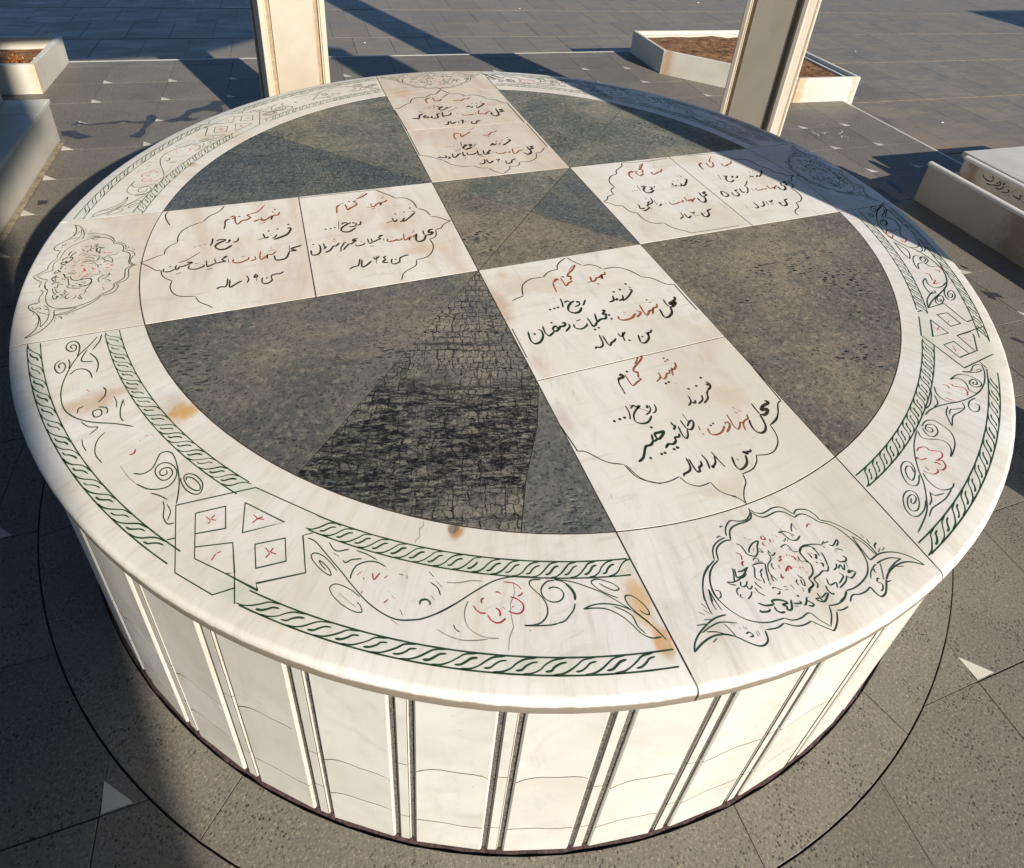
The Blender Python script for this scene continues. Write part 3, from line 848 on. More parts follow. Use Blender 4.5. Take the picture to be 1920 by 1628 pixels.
s3 g 4.4 8619,-2268 8502,-2323 8539,-2206 8678,-2240
s4 g 3 5772,-7066 5776,-6934 5759,-6446
s4 g 2.8 5651,-7116 5810,-7165 5982,-7085 6122,-7083 6160,-7139 6039,-7277 5785,-7455 5504,-7573 5220,-7625 4934,-7634 4753,-7598 4661,-7491 4680,-7359 4786,-7231
s4 g 3 5641,-7124 5795,-7192 5959,-7220 6075,-7201
s4 g 3 5934,-7180 6064,-7176
s4 g 2.9 5227,-7200 5425,-7155 5596,-7175 5699,-7281 5740,-7399 5671,-7482 5539,-7482 5490,-7406 5553,-7342 5680,-7328 5673,-7399 5598,-7439 5556,-7405 5621,-7373
s4 g 2.8 5227,-7200 5382,-7206 5448,-7289 5409,-7401 5340,-7502 5404,-7583 5519,-7578
s4 p 2.5 4975,-7248 5040,-7289 5012,-7361
s4 p 2.8 5155,-7282 5144,-7341 5211,-7372 5290,-7426 5264,-7519 5182,-7574
s4 p 2.8 5195,-7417 5193,-7467
s4 p 2.8 4896,-7386 4932,-7457
s4 p 2.7 4747,-7489 4792,-7551 4839,-7595
s4 g 2.6 5276,-7662 5098,-7685 4957,-7776 4947,-7877 5061,-7885 5177,-7807 5149,-7750
s4 g 3 4036,-7666 4235,-7607 4493,-7594 4750,-7616 4925,-7641
s4 g 2.7 4633,-7305 4369,-7497 4179,-7571
s4 g 2.7 4607,-7377 4500,-7538 4343,-7585
s4 g 2.6 4946,-7657 4865,-7767 4691,-7806 4490,-7836 4286,-7988
s4 g 2.3 4466,-7792 4582,-7716 4678,-7737 4836,-7757
s4 g 2.6 4607,-7648 4442,-7747 4352,-7866 4279,-7986
s4 g 2.6 3768,-7825 3924,-7767 4081,-7798 4138,-7942
s4 g 2.2 3631,-7852 3350,-8035 3140,-8230 2972,-8441 2854,-8628 2681,-8816 2514,-8968 2317,-9077 2071,-9188
s4 g 2.5 3836,-7873 3897,-7901 3864,-7960 3793,-7955 3785,-7883 3890,-7828 4000,-7880 3931,-7999 3778,-8045 3706,-7980 3745,-7853
s4 g 2.4 3615,-7881 3566,-7986 3652,-8056 3808,-8114 3884,-8206 3831,-8322 3686,-8422
s4 g 2.4 4138,-7942 4137,-8082 4013,-8247 3799,-8377 3686,-8422
s4 p 2.4 3256,-8170 3338,-8131 3460,-8153 3469,-8222 3542,-8254 3627,-8306 3554,-8379 3446,-8392
s4 p 3.1 3392,-8391 3497,-8425 3458,-8522 3351,-8557 3306,-8534
s4 p 3.4 3338,-8420 3390,-8437 3401,-8480
s4 p 3.4 3134,-8409 3125,-8491
s4 p 2.2 3036,-8462 3079,-8529 3155,-8569 3253,-8555 3281,-8511
s4 p 2.3 3119,-8286 3153,-8257 3184,-8307 3296,-8320
s4 g 2.3 2863,-8444 2909,-8359 2858,-8327 2768,-8374 2704,-8475 2717,-8538 2818,-8497 2934,-8398 2962,-8283 2871,-8253 2736,-8318 2641,-8439 2605,-8561 2686,-8624 2792,-8593 2913,-8498
s4 g 2.1 2449,-8753 2379,-8814 2427,-8830 2522,-8777 2509,-8717 2401,-8737 2296,-8828 2282,-8911 2382,-8925 2517,-8832 2582,-8712 2502,-8650 2358,-8695 2226,-8832 2208,-8961 2309,-9001 2490,-8947 2638,-8844
s4 g 2.4 2996,-8495 2956,-8602 2966,-8738 3046,-8815 3203,-8830 3314,-8778
s4 g 2.1 3196,-8835 2962,-8923 2766,-8956 2597,-8982 2439,-9064
s4 g 2.4 2804,-8764 2828,-8836 3007,-8860
s4 g 2.4 2797,-8783 2723,-8872 2609,-8931
k1 G 2 -7144,-5691 -6199,-5732
k1 G 1.6 -7144,-5691 -7101,-6618
k1 G 1.8 -6199,-5732 -5224,-6629
k1 G 1.8 -6913,-5885 -6564,-5897 -6563,-6217 -6902,-6177
k1 G 1.6 -6913,-5885 -6900,-6508 -6561,-6814 -6466,-6836 -6483,-6439 -6896,-6358
k1 G 1.8 -6333,-5920 -5885,-6356 -6372,-6343 -6333,-5920
k1 G 1.7 -6235,-6547 -5889,-6579 -5899,-6883 -6235,-6859 -6235,-6547
k1 G 1.6 -6466,-6836 -6467,-7020 -6699,-7023 -7101,-6618
k1 G 1.7 -6467,-6955 -6469,-7207
k1 G 1.7 -6561,-6814 -6224,-7135 -6240,-7044 -5695,-7100 -5683,-6612 -5567,-6614
k1 G 1.7 -7214,-6156 -7127,-6161
k1 p 3.2 -6789,-5978 -6737,-6046
k1 p 3.7 -6727,-6024 -6687,-5986
k1 p 3.6 -6736,-6059 -6766,-6086
k1 p 3.2 -6727,-6037 -6676,-6066
k1 p 3.7 -6233,-6138 -6193,-6202
k1 p 3.7 -6193,-6202 -6130,-6198
k1 p 3.6 -6193,-6202 -6257,-6245
k1 p 3.7 -6204,-6199 -6121,-6239
k1 p 3.8 -6669,-6529 -6716,-6593
k1 p 2.6 -6660,-6520 -6611,-6514
k1 p 4.3 -6070,-6709 -6028,-6665
k1 p 4.3 -6071,-6721 -6123,-6761
k1 p 3.9 -6080,-6706 -6117,-6634
k1 p 3.4 -6060,-6713 -6002,-6756
k2 G 3.2 6218,-5700 5749,-6153 5759,-6446 5772,-7066 6694,-6970
k2 G 3 5772,-7066 5774,-7056
k2 G 3.5 6322,-5581 6457,-5579 6391,-5533
k2 G 3.3 6371,-5849 6372,-6260 5954,-6250 6371,-5849
k2 G 3.4 6659,-5772 6938,-5784 6901,-6120 6613,-6127 6659,-5772
k2 G 3.1 6484,-6368 6880,-6358 6829,-6468 6479,-6801 5945,-6838 5964,-6483 6255,-6472 6237,-6799
k2 G 3.2 6484,-6368 6428,-6786
k2 G 3.4 6484,-6368 7311,-6329
k2 G 3.3 7082,-6353 7072,-6602
k2 G 3 6229,-7037 6198,-7194
k2 G 3.5 6658,-5554 7147,-5538 7084,-6054 7093,-6123 7282,-6111
k2 p 3.8 6222,-6040 6237,-6095
k2 p 3.8 6208,-6137 6347,-6063
k2 p 3.3 6272,-6105 6295,-6162
k2 p 3.9 6729,-5978 6689,-6019
k2 p 3.5 6118,-6552 6029,-6702
k2 p 3.5 6022,-6618 6145,-6702
k2 p 2.9 6546,-6448 6585,-6508
k2 p 2.9 6591,-6522 6612,-6577
'''
# ---------------------------------------------------------------- helpers
def V(x, y, z=0.0): return (x*U, y*U, z*U)
def tag(o, label=None, cat=None, group=None, kind=None):
    if label: o['label'] = label
    if cat: o['category'] = cat
    if group: o['group'] = group
    if kind: o['kind'] = kind
    return o
def mesh(name, vs, fs, m=None, smooth=False):
    me = bpy.data.meshes.new(name); me.from_pydata(vs, [], fs); me.update()
    if m: me.materials.append(m)
    if smooth:
        for p in me.polygons: p.use_smooth = True
    return me
def obj(name, me, parent=None, **k):
    o = bpy.data.objects.new(name, me); C.objects.link(o)
    if parent: o.parent = parent
    return tag(o, **k)
def empty(name, loc=(0,0,0), **k):
    o = bpy.data.objects.new(name, None); C.objects.link(o); o.location = loc; o.empty_display_size = .2
    return tag(o, **k)
class MB:
    def __init__(s): s.v=[]; s.f=[]
    def add(s, vs, fs):
        b=len(s.v); s.v+=[tuple(p) for p in vs]; s.f+=[tuple(i+b for i in f) for f in fs]
    def box(s, x0,x1,y0,y1,z0,z1,bev=0.0, M=None):
        b=bev
        if b<=0:
            vs=[(x,y,z) for z in (z0,z1) for (x,y) in ((x0,y0),(x1,y0),(x1,y1),(x0,y1))]
            fs=[(0,3,2,1),(4,5,6,7),(0,1,5,4),(1,2,6,5),(2,3,7,6),(3,0,4,7)]
        else:
            vs=[]
            for z,i in ((z0,0),(z1-b,0),(z1,b)):
                vs+=[(x0+i,y0+i,z),(x1-i,y0+i,z),(x1-i,y1-i,z),(x0+i,y1-i,z)]
            fs=[(0,3,2,1),(8,9,10,11)]
            for r in (0,4):
                for k in range(4): fs.append((r+k,r+(k+1)%4,r+4+(k+1)%4,r+4+k))
        if M: vs=[tuple(M@Vector(p)) for p in vs]
        s.add(vs,fs)
    def prism(s, poly, z0, z1, bev=0.0):
        n=len(poly)
        if bev>0:
            inn=inset(poly,bev)
            vs=[(x,y,z0) for x,y in poly]+[(x,y,z1-bev*.7) for x,y in poly]+[(x,y,z1) for x,y in inn]
            fs=[tuple(range(2*n,3*n)), tuple(reversed(range(n)))]
            for r in (0,n):
                for k in range(n): fs.append((r+k,r+(k+1)%n,r+n+(k+1)%n,r+n+k))
        else:
            vs=[(x,y,z0) for x,y in poly]+[(x,y,z1) for x,y in poly]
            fs=[tuple(range(n,2*n)), tuple(reversed(range(n)))]+[(k,(k+1)%n,n+(k+1)%n,n+k) for k in range(n)]
        s.add(vs,fs)
    def mesh(s,name,m=None,smooth=False): return mesh(name,s.v,s.f,m,smooth)
def area(poly): return .5*sum(poly[i-1][0]*poly[i][1]-poly[i][0]*poly[i-1][1] for i in range(len(poly)))
def inset(poly, d):
    n=len(poly); out=[]
    for i in range(n):
        a,b,c=poly[i-1],poly[i],poly[(i+1)%n]
        e1=(b[0]-a[0],b[1]-a[1]); e2=(c[0]-b[0],c[1]-b[1])
        l1=math.hypot(*e1) or 1e-9; l2=math.hypot(*e2) or 1e-9
        n1=(-e1[1]/l1,e1[0]/l1); n2=(-e2[1]/l2,e2[0]/l2)
        bx,by=n1[0]+n2[0],n1[1]+n2[1]; q=bx*n1[0]+by*n1[1]
        q=max(q,.35); out.append((b[0]+bx*d/q,b[1]+by*d/q))
    return out
def prism(name, poly, z0, z1, m, parent=None, bev=0.0012, gap=0.0, **k):
    if area(poly)<0: poly=poly[::-1]
    if gap: poly=inset(poly,gap)
    b=MB(); b.prism(poly,z0,z1,bev); return obj(name,b.mesh(name,m),parent,**k)
def UP(poly): return [(x*U,y*U) for x,y in poly]

# ---------------------------------------------------------------- materials
class NM:
    def __init__(s, name, rough=.6, spec=.5):
        s.m=bpy.data.materials.new(name); s.m.use_nodes=True; s.t=s.m.node_tree; s.N=s.t.nodes; s.L=s.t.links
        s.b=s.N['Principled BSDF']; s.b.inputs['Roughness'].default_value=rough
        s.b.inputs['Specular IOR Level'].default_value=spec
        s.pos=s.N.new('ShaderNodeNewGeometry').outputs['Position']
    def obj_co(s): return s.N.new('ShaderNodeTexCoord').outputs['Object']
    def set(s,n,i,v):
        if hasattr(v,'node'): s.L.new(v,n.inputs[i])
        else: n.inputs[i].default_value=v
    def map(s, scale=(1,1,1), rot=(0,0,0), src=None, loc=(0,0,0)):
        n=s.N.new('ShaderNodeMapping'); s.L.new(src or s.pos,n.inputs[0]); n.inputs['Scale'].default_value=scale
        n.inputs['Rotation'].default_value=rot; n.inputs['Location'].default_value=loc; return n.outputs[0]
    def noise(s, scale, detail=4, rough=.55, src=None, dist=0.0, out='Fac'):
        n=s.N.new('ShaderNodeTexNoise'); s.L.new(src or s.pos,n.inputs['Vector']); n.inputs['Scale'].default_value=scale
        n.inputs['Detail'].default_value=detail; n.inputs['Roughness'].default_value=rough; n.inputs['Distortion'].default_value=dist
        return n.outputs[out]
    def voro(s, scale, src=None, feature='F1', rnd=1.0, out='Distance'):
        n=s.N.new('ShaderNodeTexVoronoi'); n.feature=feature; s.L.new(src or s.pos,n.inputs['Vector'])
        n.inputs['Scale'].default_value=scale; n.inputs['Randomness'].default_value=rnd; return n.outputs[out]
    def ramp(s, f, a, b, va=0.0, vb=1.0, smooth=True):
        n=s.N.new('ShaderNodeMapRange'); n.interpolation_type='SMOOTHSTEP' if smooth else 'LINEAR'
        s.L.new(f,n.inputs[0]); n.inputs[1].default_value=a; n.inputs[2].default_value=b; n.inputs[3].default_value=va; n.inputs[4].default_value=vb
        return n.outputs[0]
    def math(s, op, a, b=0.0):
        n=s.N.new('ShaderNodeMath'); n.operation=op; s.set(n,0,a); s.set(n,1,b); return n.outputs[0]
    def mix(s, f, a, b, mode='MIX'):
        n=s.N.new('ShaderNodeMix'); n.data_type='RGBA'; n.blend_type=mode; s.set(n,0,f)
        for i,v in ((6,a),(7,b)):
            if hasattr(v,'node'): s.L.new(v,n.inputs[i])
            else: n.inputs[i].default_value=(*v,1)
        return n.outputs[2]
    def scale(s, col, f):
        n=s.N.new('ShaderNodeVectorMath'); n.operation='SCALE'; s.L.new(col,n.inputs[0]); s.set(n,'Scale',f); return n.outputs[0]
    def blob(s, x, y, r, soft=.5, squash=1.0, ang=0.0):
        # stain of radius r (layout units) at a place on the stone, ragged by noise
        m=s.map((1,squash,1),(0,0,0),src=None)
        n=s.N.new('ShaderNodeVectorMath'); n.operation='SUBTRACT'; s.L.new(s.pos,n.inputs[0]); n.inputs[1].default_value=(x*U,y*U,0)
        mm=s.N.new('ShaderNodeMapping'); s.L.new(n.outputs[0],mm.inputs[0]); mm.inputs['Rotation'].default_value=(0,0,ang); mm.inputs['Scale'].default_value=(1,squash,0)
        l=s.N.new('ShaderNodeVectorMath'); l.operation='LENGTH'; s.L.new(mm.outputs[0],l.inputs[0])
        d=s.math('MULTIPLY_ADD', s._blobn(), r*U*1.3); 
        d.node.inputs[2].default_value=-r*U*.65
        t=s.math('ADD', l.outputs['Value'], d)
        return s.ramp(t, r*U, r*U*(1-soft))
    def _blobn(s):
        if not hasattr(s,'_bn'): s._bn=s.noise(26,3,.6)
        return s._bn
    def rand(s):
        return s.N.new('ShaderNodeObjectInfo').outputs['Random']
    def color(s,c): 
        if hasattr(c,'node'): s.L.new(c,s.b.inputs['Base Color'])
        else: s.b.inputs['Base Color'].default_value=(*c,1)
    def rough(s,r): s.L.new(r,s.b.inputs['Roughness'])
    def bump(s,h,strength=.3,dist=.002):
        n=s.N.new('ShaderNodeBump'); n.inputs['Strength'].default_value=strength; n.inputs['Distance'].default_value=dist
        s.L.new(h,n.inputs['Height']); s.L.new(n.outputs[0],s.b.inputs['Normal'])

def marble(name, base, vein, grey=(.5,.5,.47), ang=0.0, stretch=6.0, amount=.5, stains=(), braid=False, rough=.42, speck=True, pink=.0, obj_space=False, edge=False, smear=False):
    k=NM(name,rough,.45)
    src=k.obj_co() if obj_space else k.pos
    mp=k.map((stretch,1.0,1.0),(0,0,ang),src=src)
    r=k.rand()
    add=k.N.new('ShaderNodeVectorMath'); add.operation='ADD'; k.L.new(mp,add.inputs[0])
    rs=k.N.new('ShaderNodeVectorMath'); rs.operation='SCALE'; rs.inputs[0].default_value=(3.1,7.7,5.3); k.L.new(r,rs.inputs['Scale']); k.L.new(rs.outputs[0],add.inputs[1])
    v=add.outputs[0]
    n1=k.noise(2.6,6,.6,src=v,dist=.6); n2=k.noise(9,7,.65,src=v,dist=1.0); n3=k.noise(1.4,4,.55,src=src,dist=.4)
    c=k.mix(k.ramp(n1,.35,.72),base,vein)
    c=k.mix(k.math('MULTIPLY',k.ramp(n2,.50,.74),amount*1.3),c,grey)
    c=k.mix(k.math('MULTIPLY',k.ramp(n3,.42,.70),.65),c,(base[0]*.80,base[1]*.76,base[2]*.68))
    if pink: c=k.mix(k.math('MULTIPLY',k.ramp(k.noise(3.3,5,.6,src=v,dist=1.2),.5,.7),pink),c,(.55,.36,.26))
    # broad faint clouding and streaks left by water
    st=k.noise(5,8,.7,src=k.map((1,7,1),(0,0,ang+.25),src=src),dist=.5)
    c=k.mix(k.math('MULTIPLY',k.ramp(st,.54,.74),.42),c,(.42,.38,.31))
    if speck:
        sp=k.noise(60,6,.75,src=src); c=k.mix(k.math('MULTIPLY',k.ramp(sp,.64,.78),.35),c,(.30,.27,.22))
        sp2=k.voro(38,src=src); c=k.mix(k.math('MULTIPLY',k.ramp(sp2,.07,.03),k.ramp(k.noise(4,2,.5,src=src),.6,.66)),c,(.16,.13,.10))
    for (x,y,rr,col,op,sq,an,so_) in stains:
        c=k.mix(k.math('MULTIPLY',k.blob(x,y,rr,so_,sq,an),op),c,col)
    if smear:
        sm=k.noise(26,5,.6,src=k.map((2.4,.55,1),(0,0,-.35)),dist=.3); c=k.mix(k.math('MULTIPLY',k.ramp(sm,.64,.74),k.ramp(k.noise(5,3),.42,.6,0,.5)),c,(.30,.27,.22))
        pt=k.noise(3.2,5,.65,dist=.8); c=k.mix(k.ramp(pt,.50,.68,0,.6),c,(.60,.51,.39))
    if edge:
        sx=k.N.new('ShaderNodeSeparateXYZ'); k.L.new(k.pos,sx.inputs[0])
        # streaks from wiping and rain running outwards, and grime on the underside of the nosing
        at=k.math('ARCTAN2',sx.outputs[1],sx.outputs[0]); rr_=k.math('SQRT',k.math('ADD',k.math('MULTIPLY',sx.outputs[0],sx.outputs[0]),k.math('MULTIPLY',sx.outputs[1],sx.outputs[1])))
        cb=k.N.new('ShaderNodeCombineXYZ'); k.L.new(k.math('MULTIPLY',at,9.0),cb.inputs[0]); k.L.new(rr_,cb.inputs[1])
        pn=k.noise(7,7,.68,src=cb.outputs[0],dist=.3); c=k.mix(k.ramp(pn,.48,.70,0,.5),c,(.52,.485,.42))
        pn2=k.noise(3,5,.6,src=cb.outputs[0],dist=.8); c=k.mix(k.ramp(pn2,.52,.7,0,.35),c,(.60,.52,.40))
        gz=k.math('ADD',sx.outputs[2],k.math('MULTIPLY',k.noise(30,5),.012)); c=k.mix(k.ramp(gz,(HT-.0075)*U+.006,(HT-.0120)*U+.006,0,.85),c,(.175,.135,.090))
    if braid:
        l=k.N.new('ShaderNodeVectorMath'); l.operation='LENGTH'
        fl=k.map((1,1,0)); k.L.new(fl,l.inputs[0]); R=l.outputs['Value']
        for a,b in ((.842,.863),(.950,.968)):
            a*=U; b*=U; e=.006
            msk=k.math('MULTIPLY',k.ramp(R,a-e,a+e),k.ramp(R,b+e,b-e))
            c=k.mix(k.math('MULTIPLY',msk,k.ramp(k.noise(8,3),.3,.75,.05,.40)),c,(.42,.52,.38))
    k.color(c)
    k.rough(k.ramp(k.noise(14,5,.6,src=src),.3,.7,rough-.08,rough+.16))
    k.bump(k.noise(120,4,.6,src=src),.08,.001)
    return k.m

YEL=(.62,.33,.05); RST=(.33,.17,.07); BRN=(.42,.25,.12)
M={}
M['arm_pale']=marble('marble_arm_pale',(.79,.765,.71),(.73,.69,.62),ang=.35,stretch=3,amount=.3,smear=True,
    stains=[(-.183,-.30,.030,(.50,.30,.17),.6,.4,0,.9),(-.15,-.22,.02,(.5,.3,.2),.5,1,0,.9),(-.18,-.60,.02,(.45,.36,.34),.5,.4,0,.9),
            (.10,-.63,.05,(.55,.42,.26),.35,1.4,.6,.9),(.03,-.60,.035,(.52,.42,.3),.3,.6,0,.9),(.165,-.44,.02,(.5,.4,.28),.3,1,0,.9),(-.17,-.47,.025,(.5,.32,.2),.35,.5,0,.9)])
M['arm_vein']=marble('marble_arm_veined',(.79,.76,.70),(.66,.57,.46),ang=PI/2,stretch=3.5,amount=.3,pink=.22,
    stains=[(-.32,.02,.06,(.60,.42,.24),.5,2.2,0,.9),(-.28,-.09,.06,(.62,.42,.22),.45,2.2,.1,.9)])
M['arm_far']=marble('marble_arm_far',(.72,.66,.57),(.60,.49,.38),ang=PI/2-.25,stretch=3.5,amount=.3,pink=.3,
    stains=[(-.14,.80,.06,(.55,.33,.20),.55,1,0,.9),(.12,.66,.05,(.50,.27,.20),.4,2,0,.9)])
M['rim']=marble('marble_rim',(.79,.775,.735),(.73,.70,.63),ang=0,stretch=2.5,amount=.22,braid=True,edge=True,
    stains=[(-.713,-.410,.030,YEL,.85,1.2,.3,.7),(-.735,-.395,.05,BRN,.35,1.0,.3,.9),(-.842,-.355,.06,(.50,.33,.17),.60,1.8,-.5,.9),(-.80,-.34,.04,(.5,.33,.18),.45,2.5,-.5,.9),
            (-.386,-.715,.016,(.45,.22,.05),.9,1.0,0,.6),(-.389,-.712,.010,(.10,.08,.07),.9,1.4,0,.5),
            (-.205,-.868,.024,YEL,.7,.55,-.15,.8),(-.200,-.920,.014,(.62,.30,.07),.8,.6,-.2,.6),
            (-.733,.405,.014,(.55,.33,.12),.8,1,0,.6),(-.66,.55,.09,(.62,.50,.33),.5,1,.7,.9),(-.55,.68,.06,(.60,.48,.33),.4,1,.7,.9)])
M['marble_clean']=marble('marble_clean',(.74,.71,.64),(.66,.62,.54),ang=.2,stretch=2,amount=.25)
M['slab_grey']=marble('marble_slab_grey',(.56,.54,.49),(.46,.44,.39),ang=.3,stretch=2,amount=.5,smear=True)
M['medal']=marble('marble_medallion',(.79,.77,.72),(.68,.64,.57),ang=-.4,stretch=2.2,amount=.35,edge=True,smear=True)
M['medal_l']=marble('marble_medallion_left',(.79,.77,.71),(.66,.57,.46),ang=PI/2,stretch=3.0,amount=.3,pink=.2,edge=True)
M['drum']=marble('marble_drum',(.65,.645,.60),(.57,.555,.495),ang=0,stretch=1.2,amount=.45,rough=.5)

B0,B1=-.97,-.70
def dark_stone(name, base, warm, grain=1.0, crackle=0.0, pits=.6, light=.0, rough=.5):
    k=NM(name,rough,.4)
    sw=k.map((1,1.6,1),(0,0,.5))
    n1=k.noise(3.2,7,.62,dist=1.2); n2=k.noise(14,8,.68,src=sw,dist=1.4); n3=k.noise(60,6,.7)
    n4=k.noise(46,9,.72,src=sw,dist=1.2); n5=k.noise(150,4,.8)
    c=k.mix(k.ramp(n1,.40,.62),base,warm); c=k.mix(k.ramp(k.noise(1.8,4,.6,dist=.8),.40,.66,0,.7),c,(base[0]*.50,base[1]*.56,base[2]*.62))
    c=k.mix(k.ramp(n2,.48,.74,.0,.6),c,(base[0]*.38,base[1]*.42,base[2]*.46))
    c=k.mix(k.ramp(k.noise(2.4,6,.7,src=k.map((1,1.5,1),src=k.pos),dist=.6),.50,.66,0,.55),c,(warm[0]*1.35,warm[1]*1.30,warm[2]*1.2))
    c=k.mix(k.ramp(n4,.50,.68,.0,.5),c,(base[0]*.35,base[1]*.37,base[2]*.38))
    c=k.mix(k.ramp(n4,.42,.28,.0,.35),c,(warm[0]*1.7,warm[1]*1.7,warm[2]*1.6))
    c=k.mix(k.ramp(n3,.46,.78,.0,.75),c,(warm[0]*1.7,warm[1]*1.68,warm[2]*1.6))
    c=k.mix(k.ramp(n5,.52,.64,.0,.85),c,(.012,.012,.013))
    # bluish slaty drifts
    c=k.mix(k.ramp(k.noise(5,5,.6,src=k.map((1,2.5,1),(0,0,-.6)),dist=1.5),.56,.74,0,.6),c,(.055,.072,.080))
    # pits
    pn=k.voro(46,src=k.map((1,2.3,1),src=k.map((1,1,1),(0,0,.3)))); pm=k.math('MULTIPLY',k.ramp(pn,.40,.26),k.ramp(k.noise(4.5,5,.7),.52,.62))
    c=k.mix(k.math('MULTIPLY',pm,pits),c,(.010,.010,.011))
    # scratches / pale hair veins
    vs=k.voro(9,src=k.map((1,3,1),(0,0,.9)),feature='DISTANCE_TO_EDGE'); vm=k.math('MULTIPLY',k.ramp(vs,.012,.003),k.ramp(k.noise(7,3),.5,.65))
    c=k.mix(k.math('MULTIPLY',vm,.5),c,(.26,.25,.21))
    h=k.math('SUBTRACT',k.math('MULTIPLY',n3,.5),pm)
    if crackle:
        dn=k.N.new('ShaderNodeVectorMath'); dn.operation='MULTIPLY_ADD'
        k.L.new(k.noise(13,6,.72,out='Color'),dn.inputs[0]); dn.inputs[1].default_value=(.045,.050,0); k.L.new(k.pos,dn.inputs[2])
        al=k.map((1,1,1),(0,0,.28),src=dn.outputs[0])
        def brick(w,h,ms,off):
            b=k.N.new('ShaderNodeTexBrick'); k.L.new(al,b.inputs['Vector']); b.inputs['Scale'].default_value=1.0; b.offset=off; b.offset_frequency=2
            b.inputs['Brick Width'].default_value=w; b.inputs['Row Height'].default_value=h; b.inputs['Mortar Size'].default_value=ms; b.inputs['Mortar Smooth'].default_value=.6
            return b.outputs['Fac']
        lb=k.math('MULTIPLY',brick(.034,.062,.0016,.37),k.ramp(k.noise(22,5,.7),.36,.50))
        lf=k.math('MULTIPLY',brick(.019,.023,.0016,.43),k.ramp(k.noise(9,5,.7),.38,.50))
        st=k.map((1,1,1),(0,0,.28)); sy=k.N.new('ShaderNodeSeparateXYZ'); k.L.new(st,sy.inputs[0])
        yy=k.math('ADD',sy.outputs[1],k.math('MULTIPLY',k.noise(4,5,.65,src=k.map((.5,2,1),src=st)),.22))
        band=k.math('MULTIPLY',k.ramp(yy,B0,B0+.07),k.ramp(yy,B1+.10,B1))
        streak=k.noise(52,8,.76,src=k.map((.42,1.6,1),src=st),dist=.5)
        blk=k.math('MULTIPLY',k.math('MULTIPLY',k.ramp(streak,.455,.525),k.ramp(k.noise(110,5,.8,src=k.map((.6,1.3,1),src=st)),.36,.50,.25,1.0)),k.math('MAXIMUM',band,k.ramp(k.noise(3,4,.6,src=k.map((.4,3.4,1),src=st)),.58,.66,0,.8)))
        lines=k.math('MAXIMUM',k.math('MAXIMUM',lb,k.math('MULTIPLY',lf,.8)),blk)
        lines=k.math('MULTIPLY',lines,k.ramp(k.noise(70,4,.7),.30,.42,.55,1.0))
        c=k.mix(k.math('MULTIPLY',lines,crackle),c,(.007,.007,.008))
        h=k.math('SUBTRACT',h,k.math('MULTIPLY',lines,1.2))
    k.color(c); k.rough(k.ramp(n2,.3,.7,rough-.12,rough+.15)); k.bump(h,.6,.0025)
    return k.m
M['dk_grey']=dark_stone('dark_stone_grey',(.140,.138,.124),(.190,.172,.138))
M['dk_brown']=dark_stone('dark_stone_brown',(.190,.168,.132),(.250,.212,.160),pits=1.0)
M['dk_green']=dark_stone('dark_stone_green',(.155,.162,.125),(.245,.228,.172),pits=.8)
M['dk_crack']=dark_stone('dark_stone_crackled',(.175,.168,.140),(.235,.215,.170),crackle=1.0)
M['dk_crack2']=dark_stone('dark_stone_crackled_blue',(.105,.122,.122),(.150,.155,.135),crackle=.6)
M['dk_smooth']=dark_stone('dark_stone_smooth',(.118,.126,.122),(.158,.156,.138),pits=.2)

def granite(name, base, warm, spread=.35, rough=.55, speck=.8, scale=1.0, blotch=.45):
    k=NM(name,rough,.4); r=k.rand()
    n=k.noise(2.2,5,.6,dist=.5); f=k.noise(170*scale,3,.8); g2=k.noise(60*scale,5,.7)
    c=k.mix(k.ramp(n,.35,.7),base,warm)
    c=k.scale(c,k.ramp(r,0,1,1-spread*.5,1+spread*.5,False))
    c=k.mix(k.ramp(f,.54,.66,0,speck*.8),c,(warm[0]*2.0,warm[1]*1.95,warm[2]*1.8))
    c=k.mix(k.ramp(f,.44,.34,0,speck),c,(base[0]*.25,base[1]*.25,base[2]*.27))
    c=k.mix(k.ramp(g2,.5,.75,0,.5),c,(base[0]*.6,base[1]*.6,base[2]*.6))
    c=k.mix(k.math('MULTIPLY',k.ramp(k.noise(1.3,6,.65,dist=1),.55,.75),blotch),c,(base[0]*.55,base[1]*.52,base[2]*.48))
    pits=k.ramp(k.voro(110*scale,src=k.map((1,1,1),src=k.pos)),.34,.20); pm=k.math('MULTIPLY',pits,k.ramp(k.noise(9,4),.40,.62))
    c=k.mix(k.math('MULTIPLY',pm,.8),c,(.012,.011,.010))
    k.color(c); k.rough(k.ramp(g2,.3,.7,rough-.1,rough+.15)); k.bump(k.math('SUBTRACT',f,pm),.35,.0016); return k.m
M['granite']=granite('granite_paving',(.145,.132,.111),(.178,.160,.131),spread=.22)
M['granite_ring']=granite('granite_ring',(.165,.149,.123),(.195,.175,.143),spread=.06,blotch=.15)
